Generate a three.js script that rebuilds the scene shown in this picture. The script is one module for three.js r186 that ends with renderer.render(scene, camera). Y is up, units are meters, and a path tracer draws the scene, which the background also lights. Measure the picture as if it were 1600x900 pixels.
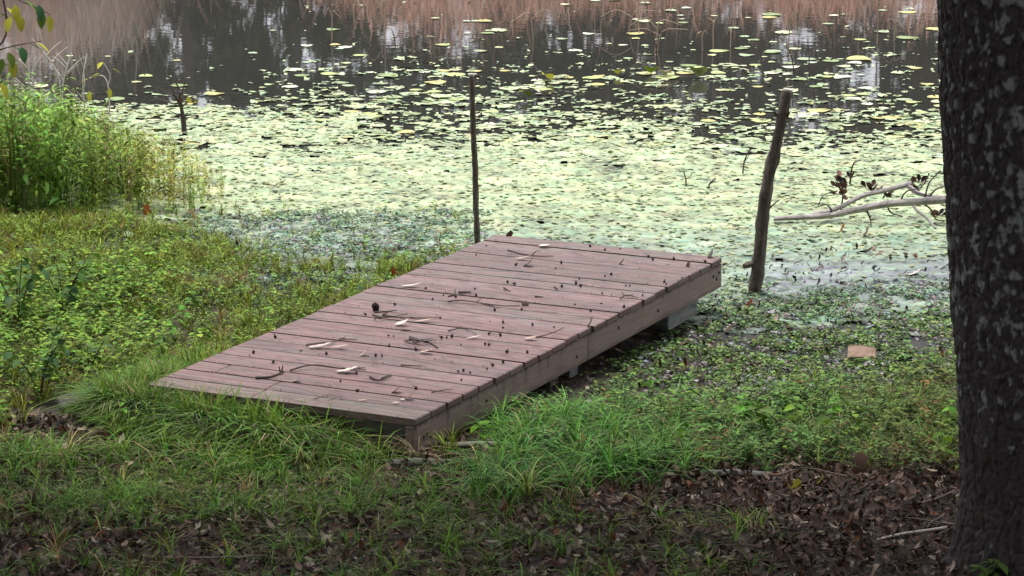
import * as THREE from 'three';
import { mergeGeometries, toCreasedNormals } from 'three/addons/utils/BufferGeometryUtils.js';
import { ImprovedNoise } from 'three/addons/math/ImprovedNoise.js';

// ------------------------------------------------------------------ camera, sky, sun, exposure
const CAM_H = 3.28, PITCH = THREE.MathUtils.degToRad(13.09), FOCAL = 4500;      // focal length in pixels of a 1600 px wide picture
const scene = new THREE.Scene();
const camera = new THREE.PerspectiveCamera(2 * Math.atan(450 / FOCAL) * 180 / Math.PI, 16 / 9, 0.1, 800);
camera.position.set(0, CAM_H, 0);
camera.rotation.x = -PITCH;
scene.add(camera);
const renderer = new THREE.WebGLRenderer({ antialias: true });
renderer.toneMapping = THREE.LinearToneMapping;
renderer.toneMappingExposure = 2.75;
renderer.shadowMap.enabled = true;
{ // an even overcast sky, a little brighter towards the zenith
  const W = 128, H = 64, data = new Float32Array(W * H * 4);
  for (let r = 0; r < H; r++) {
    const e = ((r + 0.5) / H - 0.5) * Math.PI, s = Math.max(0, Math.sin(e)), L = (0.5 + 0.45 * s) * (e < 0 ? 0.35 : 1);
    for (let c = 0; c < W; c++) { const k = (r * W + c) * 4; data[k] = L * 0.965; data[k + 1] = L * 0.985; data[k + 2] = L * 1.06; data[k + 3] = 1; }
  }
  const sky = new THREE.DataTexture(data, W, H, THREE.RGBAFormat, THREE.FloatType);
  sky.mapping = THREE.EquirectangularReflectionMapping; sky.magFilter = THREE.LinearFilter; sky.needsUpdate = true;
  scene.background = sky; scene.environment = sky;
}
const sun = new THREE.DirectionalLight(new THREE.Color(1, 0.96, 0.9), 1.5);
sun.position.set(-5, 44, -27); sun.target.position.set(0, 0, -16); sun.castShadow = true; sun.shadow.radius = 24;
sun.shadow.mapSize.set(2048, 2048);
Object.assign(sun.shadow.camera, { left: -30, right: 30, top: 40, bottom: -40, near: 1, far: 120 });
scene.add(sun, sun.target);

// ------------------------------------------------------------------ helpers
let seed = 20240611;
function R() { seed |= 0; seed = seed + 0x6D2B79F5 | 0; let t = Math.imul(seed ^ seed >>> 15, 1 | seed); t = t + Math.imul(t ^ t >>> 7, 61 | t) ^ t; return ((t ^ t >>> 14) >>> 0) / 4294967296; }
const rr = (a, b) => a + (b - a) * R(), pick = (a) => a[Math.floor(R() * a.length)], { clamp, smoothstep, lerp } = THREE.MathUtils;
const V = (x, y, z) => new THREE.Vector3(x, y, z);
const gauss = () => (R() + R() + R() - 1.5) / 1.5;
const soft = (v, a, b) => smoothstep(v, a, b), G = (x, z) => groundY(x, z);
const pn = new ImprovedNoise();
const noise = (x, y, z = 0) => pn.noise(x, y, z);
const fbm = (x, y, z = 0) => noise(x, y, z) * 0.55 + noise(x * 2.1, y * 2.1, z + 7) * 0.28 + noise(x * 4.3, y * 4.3, z + 13) * 0.17;
const CP = Math.cos(PITCH), SP = Math.sin(PITCH);
function px(x, y, z) { const Y = y - CAM_H, D = -z, dep = D * CP - Y * SP, up = Y * CP + D * SP; return [800 + FOCAL * x / dep, 450 - FOCAL * up / dep, dep]; }
function ray(u, v) { const a = (u - 800) / FOCAL, b = (450 - v) / FOCAL; return V(a, b * CP - SP, -(CP + b * SP)); }
function on(u, v, y = 0) { const r = ray(u, v), t = (y - CAM_H) / r.y; return V(r.x * t, y, r.z * t); }
function deep(u, v, d) { const r = ray(u, v), t = d / -r.z; return V(r.x * t, CAM_H + r.y * t, -d); }
const used = {};
function numbered(n) { used[n] = (used[n] ?? -1) + 1; return used[n] ? n + '_' + String(used[n]).padStart(3, '0') : n; }
function shade(o) { o.traverse((m) => { if (m.isMesh) { m.castShadow = true; m.receiveShadow = true; } }); return o; }
function tag(o, label, category, group, kind) { if (label) o.userData.label = label; if (category) o.userData.category = category; if (group) o.userData.group = group; if (kind) o.userData.kind = kind; return o; }
function group(name, pos, label, category, grp) { const o = new THREE.Group(); o.name = numbered(name); o.position.copy(pos); scene.add(o); return tag(o, label, category, grp); }
function solo(name, geo, m, label, category, grp, kind) { const o = new THREE.Mesh(geo, m); o.name = numbered(name); scene.add(o); shade(o); return tag(o, label, category, grp, kind); }
function part(parent, name, geo, m) { const o = new THREE.Mesh(geo, m); o.name = name; parent.add(o); shade(o); return o; }
function mat(r, g, b, o = {}) { const { leaf, ...rest } = o; const m = new THREE.MeshPhysicalMaterial({ roughness: 0.75, specularIntensity: 0.5, side: THREE.DoubleSide, ...rest, ...(leaf ? { transmission: leaf, thickness: 0, specularIntensity: rest.specularIntensity ?? 0.12 } : {}) }); m.color.setRGB(r, g, b); return m; }
const Q = new THREE.Quaternion(), E3 = new THREE.Euler(), M4 = new THREE.Matrix4(), S3 = V(1, 1, 1), C3 = new THREE.Color();
// list items: [x, y, z, rx, ry, rz, sx, sy, sz, r, g, b]
function instances(parent, name, geo, m, list, label, category, top = true) {
  const o = new THREE.InstancedMesh(geo, m, list.length); o.name = top ? numbered(name) : name;
  list.forEach((a, i) => {
    M4.compose(V(a[0], a[1], a[2]), Q.setFromEuler(E3.set(a[3], a[4], a[5], 'YXZ')), S3.set(a[6], a[7], a[8])); o.setMatrixAt(i, M4);
    o.setColorAt(i, C3.setRGB(a[9], a[10], a[11]));
  });
  o.castShadow = o.receiveShadow = true; o.userData.kind = 'stuff'; parent.add(o);
  if (top) tag(o, label, category, null, 'stuff');
  return o;
}
function idx(pos, ind, uv, smooth = true) {
  let g = new THREE.BufferGeometry(); g.setAttribute('position', new THREE.Float32BufferAttribute(pos, 3));
  g.setAttribute('uv', new THREE.Float32BufferAttribute(uv ?? new Array(pos.length / 3 * 2).fill(0), 2)); g.setIndex(ind);
  if (!smooth) g = g.toNonIndexed();
  g.computeVertexNormals(); return g;
}
function ribbon(pts, widths, side) { // flat blade along pts
  const p = [], ind = [];
  pts.forEach((q, i) => { const w = widths[i] / 2; p.push(q.x - side.x * w, q.y - side.y * w, q.z - side.z * w, q.x + side.x * w, q.y + side.y * w, q.z + side.z * w); if (i) { const a = i * 2; ind.push(a - 2, a - 1, a, a, a - 1, a + 1); } });
  return idx(p, ind);
}
function tube(pts, radii, seg = 6, rough = 0) { // tapered, lumpy, capped limb
  const p = [], ind = [], uv = [], n = pts.length; let up = V(0.31, 0.2, 0.93), len = 0;
  pts.forEach((q, i) => {
    const t = pts[Math.min(n - 1, i + 1)].clone().sub(pts[Math.max(0, i - 1)]).normalize();
    const a = up.clone().sub(t.clone().multiplyScalar(up.dot(t))).normalize(), b = t.clone().cross(a); up = a;
    if (i) len += q.distanceTo(pts[i - 1]);
    for (let k = 0; k <= seg; k++) { const f = (k % seg) / seg * 6.2832, r = radii[i] * (1 + (rough ? rough * noise(Math.cos(f) * 1.7 + q.x * 9, Math.sin(f) * 1.7 + q.y * 9, q.z * 9 + i * 0.37) : 0)); p.push(q.x + (a.x * Math.cos(f) + b.x * Math.sin(f)) * r, q.y + (a.y * Math.cos(f) + b.y * Math.sin(f)) * r, q.z + (a.z * Math.cos(f) + b.z * Math.sin(f)) * r); uv.push(k / seg * 6.2832 * radii[0], len); }
    if (i) for (let k = 0; k < seg; k++) { const c = i * (seg + 1) + k, d = c - seg - 1; ind.push(d, d + 1, c, c, d + 1, c + 1); }
  });
  for (const e of [0, n - 1]) { const c = p.length / 3; p.push(pts[e].x, pts[e].y, pts[e].z); uv.push(0, 0); for (let k = 0; k < seg; k++) { const a = e * (seg + 1) + k; e ? ind.push(c, a, a + 1) : ind.push(c, a + 1, a); } }
  return idx(p, ind, uv);
}
function curve(pts, n) { return new THREE.CatmullRomCurve3(pts).getPoints(n); }
function limb(pts, r0, r1, n = 10, seg = 6, rough = 0.25) { const c = curve(pts, n); return tube(c, c.map((_, i) => lerp(r0, r1, i / n)), seg, rough); }
function leafGeo(len, wid, fold, curl, n = 4, outline) { // a leaf along +z, creased at the midrib, curled down its length
  const p = [], ind = [];
  for (let i = 0; i <= n; i++) {
    const t = i / n, w = (outline ? outline(t) : Math.pow(Math.sin(Math.PI * Math.min(0.985, 0.02 + t * 0.97)), 0.8) * (1.12 - 0.4 * t)) * wid / 2, a = curl * t, z = curl ? Math.sin(a) / curl * len : t * len, y = curl ? (1 - Math.cos(a)) / curl * len : 0;
    p.push(-w, y + w * fold, z, 0, y, z, w, y + w * fold * 0.8, z);
    if (i) { const b = i * 3; ind.push(b - 3, b, b - 2, b - 2, b, b + 1, b - 2, b + 1, b - 1, b - 1, b + 1, b + 2); }
  }
  return idx(p, ind);
}
function put(g, x, y, z, rx = 0, ry = 0, rz = 0, s = 1) { const c = g.clone(); c.applyMatrix4(M4.compose(V(x, y, z), Q.setFromEuler(E3.set(rx, ry, rz, 'YXZ')), S3.set(s, s, s))); return c; }
function toned(g) { const n = g.attributes.position.count, t = R() < 0.3 ? rr(0.25, 0.6) : rr(0.6, 1.7), w = rr(0.85, 1.3), c = []; for (let i = 0; i < n; i++) c.push(t * w, t, t * rr(0.95, 1.05)); g.setAttribute('color', new THREE.Float32BufferAttribute(c, 3)); return g; } // each blade has a green of its own
function grassClump(n, h, w, spread, lean) {
  const gs = [];
  for (let k = 0; k < n; k++) {
    const a = rr(0, 6.28), L = h * rr(0.55, 1.1), le = lean * rr(0.25, 1.2), bx = gauss() * spread, bz = gauss() * spread, pts = [], ws = [];
    for (let i = 0; i <= 4; i++) { const t = i / 4, o = le * L * t * t, y = L * (t - 0.42 * le * t * t * t); pts.push(V(bx + Math.cos(a) * o, Math.max(y, -0.01), bz + Math.sin(a) * o)); ws.push(w * (i === 4 ? 0.12 : 1 - 0.5 * t * t) * rr(0.8, 1.1)); }
    const f = a + Math.PI / 2 + gauss() * 0.5; gs.push(toned(ribbon(pts, ws, V(Math.cos(f), 0, Math.sin(f)))));
  }
  return mergeGeometries(gs);
}
function weed(h, n, ll, lw, droop = 0.3) { // a stalk with leaves up its length
  const gs = [], lf = leafGeo(ll, lw, 0.35, -0.7, 3), b = V(gauss() * 0.12 * h, 0, gauss() * 0.12 * h);
  const at = (t) => V(b.x * t * t, h * t, b.z * t * t);
  gs.push(ribbon([0, 0.33, 0.66, 1].map(at), [0.006, 0.005, 0.004, 0.002], V(1, 0, 0)), ribbon([0, 0.33, 0.66, 1].map(at), [0.006, 0.005, 0.004, 0.002], V(0, 0, 1)));
  gs.forEach(toned);
  for (let k = 0; k < n; k++) { const t = lerp(0.15, 1, Math.pow((k + R()) / n, 0.8)), q = at(t); gs.push(toned(put(lf, q.x, q.y, q.z, rr(-0.75, 0.15) + droop * (1 - t), k * 2.4 + gauss() * 0.5, gauss() * 0.4, rr(0.6, 1.1) * (1.1 - 0.45 * t)))); }
  return mergeGeometries(gs);
}
function canvasMap(w, h, f, srgb = false) { // a computed texture: f(u, v) -> [r, g, b] 0..1
  const d = new Uint8Array(w * h * 4);
  for (let y = 0; y < h; y++) for (let x = 0; x < w; x++) { const c = f(x / w, y / h, x, y), k = (y * w + x) * 4; d[k] = clamp(c[0], 0, 1) * 255; d[k + 1] = clamp(c[1], 0, 1) * 255; d[k + 2] = clamp(c[2], 0, 1) * 255; d[k + 3] = 255; }
  const t = new THREE.DataTexture(d, w, h); t.wrapS = t.wrapT = THREE.RepeatWrapping; t.magFilter = THREE.LinearFilter; if (srgb) t.colorSpace = THREE.SRGBColorSpace; t.needsUpdate = true; return t;
}
const tn = (u, v, fx, fy, z) => { const a = u * 6.2832, b = v * 6.2832; return noise(Math.cos(a) * fx + 3 * z, Math.sin(a) * fx + Math.cos(b) * fy, Math.sin(b) * fy + z); }; // noise that tiles

// ------------------------------------------------------------------ the lie of the land
const SHORE = [[-900, 318], [0, 322], [330, 345], [430, 400], [560, 412], [700, 392], [800, 400], [1000, 455], [1130, 478], [1300, 486], [1480, 486], [2500, 480]].map(([u, v]) => { const p = on(u, v, 0); return [p.x, -p.z]; });
function shoreD(x) {
  let i = 1; while (i < SHORE.length - 1 && SHORE[i][0] < x) i++;
  const [a, b] = [SHORE[i - 1], SHORE[i]], t = clamp((x - a[0]) / (b[0] - a[0] || 1), 0, 1); return lerp(a[1], b[1], t * t * (3 - 2 * t));
}
const FAR_SHORE = 43;
function groundY(x, z) {
  const d = -z, far = d - (FAR_SHORE + 1.5 * noise(x * 0.07, 5)), side = Math.abs(x) - 34;
  let y;
  if (d > 30) y = far > 0 ? 0.25 * Math.min(far, 2) + 0.03 * far : Math.max(-0.9, far * 0.2);
  else { const s = shoreD(clamp(x, -9, 9)) - d; y = s > 0 ? 0.016 * s + 0.003 * s * s : Math.max(-0.9, s < -1.2 ? (s + 1.2) * 0.12 - 0.02 : s * 0.016); }
  if (d < 9) y += 0.165 * (9 - d) * smoothstep(9 - d, 0, 2);
  if (d < -6) y = Math.min(y, 4);
  if (side > 0) y = Math.max(y, Math.min(0.25 * side, 0.8));
  if (d > 7 && d < 22) y += 0.022 * fbm(x * 1.6, z * 1.6) + 0.012 * fbm(x * 6, z * 6, 3);
  return y;
}
function axis(stops) { const a = []; for (const [from, to, step] of stops) for (let v = from; v < to - 1e-6; v += step) a.push(v); a.push(stops.at(-1)[1]); return a; }
{
  const xs = axis([[-260, -40, 20], [-40, -10, 2], [-10, -4, 0.3], [-4, 4, 0.06], [4, 10, 0.3], [10, 40, 2], [40, 260, 20]]), ds = axis([[-120, -20, 10], [-20, 4, 1], [4, 8, 0.25], [8, 18, 0.06], [18, 26, 0.5], [26, 60, 1], [60, 420, 30]]);
  const p = [], ind = [], uv = [], col = [], n = xs.length;
  ds.forEach((d, j) => xs.forEach((x, i) => {
    const y = groundY(x, -d); p.push(x, y, -d); uv.push(x, d);
    const k = fbm(x * 2.3, d * 2.3, 9) + 0.5 * fbm(x * 9, d * 9, 2), s = shoreD(clamp(x, -9, 9)) - d, wet = d < 30 ? smoothstep(1.8 - s, 0, 1.6) : 0;
    const a = [0.036 + 0.02 * k, 0.027 + 0.014 * k, 0.02 + 0.01 * k], b = [0.042 + 0.02 * k, 0.043 + 0.02 * k, 0.04 + 0.02 * k];
    for (let c = 0; c < 3; c++) col.push(Math.max(0.012, lerp(a[c], b[c], wet)));
    if (i && j) { const q = j * n + i; ind.push(q - n - 1, q - n, q - 1, q - 1, q - n, q); }
  }));
  const g = idx(p, ind, uv); g.setAttribute('color', new THREE.Float32BufferAttribute(col, 3));
  const soil = canvasMap(512, 512, (u, v) => { const k = 0.5 + 0.5 * tn(u, v, 9, 9, 1) + 0.35 * tn(u, v, 24, 24, 4); return [k, k, k]; });
  solo('ground', g, mat(1, 1, 1, { vertexColors: true, roughness: 0.7, specularIntensity: 0.25, bumpMap: soil, bumpScale: 0.012 }), null, null, null, 'structure');
}
{ // the pond: dark, still water with the faintest ripple
  const g = new THREE.PlaneGeometry(90, 34, 1, 1); g.rotateX(-Math.PI / 2); g.translate(0, 0, -30);
  const uv = g.attributes.uv; for (let i = 0; i < uv.count; i++) uv.setXY(i, uv.getX(i) * 90 / 2.4, uv.getY(i) * 34 / 2.4);
  const rip = canvasMap(512, 512, (u, v) => { const k = 0.5 + 0.32 * tn(u, v, 3, 3, 2) + 0.16 * tn(u, v, 8, 8, 5); return [k, k, k]; });
  solo('water', g, mat(0.03, 0.03, 0.026, { roughness: 0.022, ior: 1.34, specularIntensity: 1, bumpMap: rip, bumpScale: 0.0003 }), null, null, null, 'structure');
}

// ------------------------------------------------------------------ the far bank (seen mirrored in the water) and the wood that shades the near bank
const M = {
  bark: mat(0.06, 0.05, 0.045), twig: mat(0.055, 0.04, 0.034), leafWhite: mat(1, 1, 1, { leaf: 0.35, roughness: 0.55 }), plain: mat(1, 1, 1, { roughness: 0.8 }),
  green: mat(0.06, 0.11, 0.03, { leaf: 0.4, roughness: 0.5 }),
};
const spray = (() => { const lf = leafGeo(1, 0.55, 0.25, -0.5, 2), gs = []; for (let k = 0; k < 14; k++) gs.push(put(lf, gauss() * 0.9, gauss() * 0.7, gauss() * 0.9, rr(-1, 1), rr(0, 6.28), rr(-0.8, 0.8), rr(0.6, 1.1))); return mergeGeometries(gs); })();
function tree(name, x, z, h, crown0, rad, r0, n, leafSize, col, label, grp, spreadFn) {
  const y0 = groundY(x, z) - 0.1, t = group(name, V(x, y0, z), label, 'tree', grp), lean = V(gauss() * 0.5, 0, gauss() * 0.5), gs = [], ends = [];
  gs.push(limb([V(0, 0, 0), V(lean.x * 0.2, h * 0.33, lean.z * 0.2), V(lean.x * 0.6, h * 0.66, lean.z * 0.6), V(lean.x, h * 0.97, lean.z)], r0, r0 * 0.18, 12, 9, 0.15));
  for (let k = 0; k < 13; k++) {
    const f = k * 2.4 + gauss() * 0.4, yb = lerp(crown0 * 0.95, h * 0.86, k / 12), L = rad * rr(0.6, 1) * (1 - 0.45 * k / 12), q = V(lean.x * yb / h, yb, lean.z * yb / h), e = V(q.x + Math.cos(f) * L, yb + L * rr(0.15, 0.6), q.z + Math.sin(f) * L);
    gs.push(limb([q, q.clone().lerp(e, 0.5).add(V(0, -0.15 * L * 0.4, 0)), e], r0 * 0.28, r0 * 0.05, 6, 5)); ends.push(e, q.clone().lerp(e, 0.6));
  }
  part(t, 'trunk', mergeGeometries(gs), M.bark);
  const list = [];
  for (let k = 0; k < n; k++) {
    const e = pick(ends), s = rad * 0.42; let p = V(e.x + gauss() * s, e.y + gauss() * s * 0.7, e.z + gauss() * s);
    if (p.y < crown0) p.y = crown0 + R() * 0.6;
    if (spreadFn) p = spreadFn(p);
    const b = rr(0.6, 1.35); list.push([p.x, p.y, p.z, rr(-0.6, 0.6), rr(0, 6.28), rr(-0.6, 0.6), leafSize, leafSize, leafSize, col[0] * b * rr(0.9, 1.15), col[1] * b, col[2] * b]);
  }
  if (n) instances(t, 'crown', spray, M.leafWhite, list, null, null, false);
  return t;
}
const FAR_TREES = [
  [-6.6, 58, 11, 1, 3, 1300, [0.045, 0.06, 0.03], 'tall dark tree behind the two evergreens across the pond'], [-0.6, 60, 12, 1, 3, 1300, [0.05, 0.06, 0.035], 'tall dark tree left of the sky gap across the pond'], [5, 61, 12, 1, 3.2, 1300, [0.05, 0.058, 0.034], 'tall dark tree behind the broad grey one across the pond'], [9, 59, 11, 1, 3, 1200, [0.055, 0.055, 0.035], 'tall dark tree behind the autumn one across the pond'], [2.4, 57, 10, 0.6, 2, 1000, [0.045, 0.055, 0.03], 'middle dark tree across the pond'], // x, distance, height, crown from, radius, leaf count, colour, what it is
  [-17, 52, 10, 2, 3.2, 900, [0.05, 0.075, 0.03], 'far green tree left of the bare brown bank'], [-12.5, 50, 9, 1.4, 3, 900, [0.07, 0.07, 0.04], 'far olive tree at the left of the pond'],
  [-5.2, 46, 8.6, 0.4, 1.7, 1000, [0.035, 0.055, 0.028], 'narrow dark evergreen mirrored in the left of the pond'], [-3.6, 48, 9.5, 0.6, 1.7, 1000, [0.04, 0.06, 0.03], 'taller dark evergreen beside the narrow one across the pond'],
  [-1.6, 53, 7.6, 2.4, 1.8, 420, [0.06, 0.06, 0.04], 'thin grey tree across the pond by the sky gap'], [1.2, 52, 8.6, 2, 2, 600, [0.055, 0.06, 0.035], 'grey green tree across the pond straight behind the thin pole'],
  [3.8, 54, 10, 2.5, 2.4, 700, [0.05, 0.055, 0.035], 'broad grey tree across the pond to the right'], [6.6, 50, 8.4, 1.5, 2.1, 700, [0.075, 0.055, 0.035], 'brownish autumn tree across the pond behind the thick pole'],
  [9.5, 53, 10, 2, 2.8, 800, [0.05, 0.06, 0.03], 'far tree mirrored beside the large trunk'], [13.5, 51, 9, 2, 3, 800, [0.06, 0.07, 0.03], 'far tree to the right of the pond'], [18, 53, 10, 2, 3.2, 800, [0.05, 0.07, 0.03], 'farthest right tree across the pond'],
  [-8.2, 57, 8, 3, 2.2, 300, [0.07, 0.06, 0.045], 'sparse brown tree behind the brush across the pond'],
];
for (const [x, d, h, c0, rad, n, col, label] of FAR_TREES) tree('far_tree', x, -d, h, c0, rad, 0.16, n, 0.17, col, label, 'trees across the pond');
{
  const gs = []; // brown autumn brush: many thin, forked, arching stems
  for (let k = 0; k < 46; k++) {
    const f = rr(0, 6.28), L = rr(0.5, 1.05), o = rr(0.1, 0.5), b = V(gauss() * 0.25, 0, gauss() * 0.25), pts = [0, 0.35, 0.7, 1].map((t) => V(b.x + Math.cos(f) * o * t * t, L * (t - 0.15 * t * t), b.z + Math.sin(f) * o * t * t));
    gs.push(ribbon(pts, [0.012, 0.01, 0.007, 0.004], V(Math.sin(f), 0, -Math.cos(f))));
    for (let j = 0; j < 3; j++) { const q = pts[1].clone().lerp(pts[3], R()), g = rr(0, 6.28), l = rr(0.1, 0.3); gs.push(ribbon([q, V(q.x + Math.cos(g) * l * 0.5, q.y + l * 0.5, q.z + Math.sin(g) * l * 0.5), V(q.x + Math.cos(g) * l, q.y + l * 0.7, q.z + Math.sin(g) * l)], [0.007, 0.005, 0.003], V(Math.sin(g), 0, -Math.cos(g)))); }
    if (k % 2) gs.push(put(leafGeo(0.07, 0.04, 0.3, -0.5, 2), pts[2].x, pts[2].y, pts[2].z, rr(-1, 1), rr(0, 6), 0));
  }
  const bush = mergeGeometries(gs), list = [];
  for (let k = 0; k < 2300; k++) {
    const x = rr(-26, 26), d = FAR_SHORE + rr(0.2, 4.5); if (x > -5.9 && x < -3.1 && d < 48 && R() < 0.9) continue;
    const hgt = (x < -5.8 ? 3.6 : 2.7 + 0.8 * noise(x * 0.5, 3)) * rr(0.6, 1.08), s = rr(1.3, 2), b = rr(0.7, 1.3), ash = R() < (x < -5.8 ? 0.75 : 0.2);
    list.push([x, groundY(x, -d) - 0.05, -d, gauss() * 0.12, rr(0, 6.28), gauss() * 0.12, s, hgt, s, (ash ? 0.52 : 0.58) * b, (ash ? 0.44 : 0.35) * b, (ash ? 0.38 : 0.26) * b]);
  }
  instances(scene, 'far_brush', bush, mat(1, 1, 1, { leaf: 0.25 }), list, 'reddish brown dry brush lining the far side of the pond', 'brush');
}
for (const [x, d, h] of [[-9.5, 50, 6.2], [-7, 49.5, 5.6], [-4.4, 50, 7.4], [-2.6, 51, 6.4], [0.3, 50.5, 6], [2.2, 49.5, 5.6], [4.6, 50, 6.6], [7.8, 49.8, 6], [10.8, 50, 6.5], [12.5, 49, 6], [-12, 53, 7], [-15, 50, 6]]) tree('far_bush', x, -d, h, 0.3, 1.9, 0.1, 620, 0.17, pick([[0.045, 0.055, 0.03], [0.04, 0.055, 0.032], [0.06, 0.05, 0.035]]), 'tall dark bush behind the brown brush across the pond', 'dark bushes across the pond');
// the wood round the viewer: its leaves roof the near bank
const NEAR_TREES = [[-3.6, -3.5, 9, 4.6, 4200, -8.6, -4.6], [-3.0, 0.5, 10, 4.6, 4200, -8, -0.6], [4.4, -4.4, 10, 4.8, 4200, -9, 3.6], [-7.5, -8, 9, 4.4, 2600, -9.4, -7], [8.5, -9, 9, 4.4, 2600, -9.6, 7.6], [-8, -2, 10, 4.6, 2000], [9.5, -2.5, 10, 4.6, 2000], [-4, 4, 11, 5, 2200], [3.5, 4.5, 11, 5, 2200], [-10, 4, 11, 5, 1800], [10, 5, 11, 5, 1800], [0, 10, 11, 5.5, 2200], [8, 11, 11, 5.5, 1600], [-9, 12, 11, 5.5, 1600]];
NEAR_TREES.forEach(([x, z, h, rad, n, zc, xc]) => tree('shade_tree', x, z, h, zc === undefined ? 2.2 : 3.7, rad, 0.2, n, 0.17, [0.04, 0.072, 0.022], 'leafy tree behind the viewpoint whose crown shades the near bank', 'shade trees round the viewpoint',
  zc === undefined ? null : (p) => { const q = V(p.x + xc - x, p.y, p.z + (zc - z)); const top = 2.75 + 0.0 * q.z; const lim = q.x < -0.4 && z > -8 ? -11.7 : -12.5; if (q.z < lim) q.z = lim + R() * 3.2; q.y = Math.max(q.y * 0.9, top + R() * 0.7 + 0.3); return q; }));

// ------------------------------------------------------------------ the dock
const DYAW = 0.449, DW = 1.22, DL = 3.2, DTOP = 0.28, DA = V(-0.373, DTOP, -10.67);
const deckPos = DA.clone().add(V(-Math.cos(DYAW) * DW / 2, 0, -Math.sin(DYAW) * DW / 2));
const woodTex = canvasMap(1024, 256, (u, v) => {
  const g = 0.78 + 0.25 * tn(u, v, 1.2, 22, 1) + 0.2 * tn(u, v, 2.2, 48, 3) + 0.3 * tn(u, v, 2.4, 3, 8) + 0.16 * tn(u, v, 14, 14, 6), k = tn(u, v, 1.4, 14, 12) > 0.36 ? 0.68 : 1;
  const gm = smoothstep(tn(u, v, 1.3, 2, 17), -0.1, 0.45), st = 1 - 0.3 * smoothstep(tn(u, v, 4, 2.4, 23) + 0.3 * tn(u, v, 14, 8, 3), 0.22, 0.5), w = g * k * st;
  return [w * (1 - 0.14 * gm), w * (0.985 + 0.06 * gm), w * (0.98 + 0.05 * gm)];
});
const woodBump = canvasMap(1024, 256, (u, v) => { const g = 0.5 + 0.3 * tn(u, v, 1.2, 26, 1) + 0.3 * tn(u, v, 2, 60, 3); return [g, g, g]; });
function wood(r, g, b) { return mat(r, g, b, { map: woodTex, bumpMap: woodBump, bumpScale: 0.0022, roughness: 0.68 }); }
function plank(L, H, W, c = 0.004) { // chamfered board, long axis x; uv in metres along the grain
  const s = new THREE.Shape(), h = H / 2 - c, w = W / 2 - c; s.moveTo(-w, -h); s.lineTo(w, -h); s.lineTo(w, h); s.lineTo(-w, h); s.closePath();
  const g = new THREE.ExtrudeGeometry(s, { depth: L - 2 * c, bevelEnabled: true, bevelThickness: c, bevelSize: c, bevelSegments: 1, steps: 1 });
  g.translate(0, 0, -L / 2 + c); g.rotateY(Math.PI / 2);
  const p = g.attributes.position, n = g.attributes.normal, uv = g.attributes.uv, ou = R(), ov = R();
  for (let i = 0; i < p.count; i++) { const ny = Math.abs(n.getY(i)); uv.setXY(i, ou + p.getX(i) / 1.7, ov + (ny > 0.5 ? p.getZ(i) : p.getY(i) + 0.31) / 0.42); }
  return g;
}
const dock = group('wooden_dock', V(deckPos.x, 0.1, deckPos.z), 'low reddish brown wooden dock running from the grassy bank into the duckweed', 'dock');
dock.rotation.y = -DYAW;
const DY = DTOP - 0.1; // deck top in the dock's own axes
const tones = [[0.27, 0.165, 0.162], [0.235, 0.15, 0.147], [0.29, 0.182, 0.182], [0.25, 0.172, 0.165], [0.215, 0.145, 0.138], [0.26, 0.155, 0.15]].map((c) => wood(c[0] * 0.84, c[1] * 0.84, c[2] * 0.82)), frontTone = wood(0.215, 0.155, 0.135);
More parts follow.
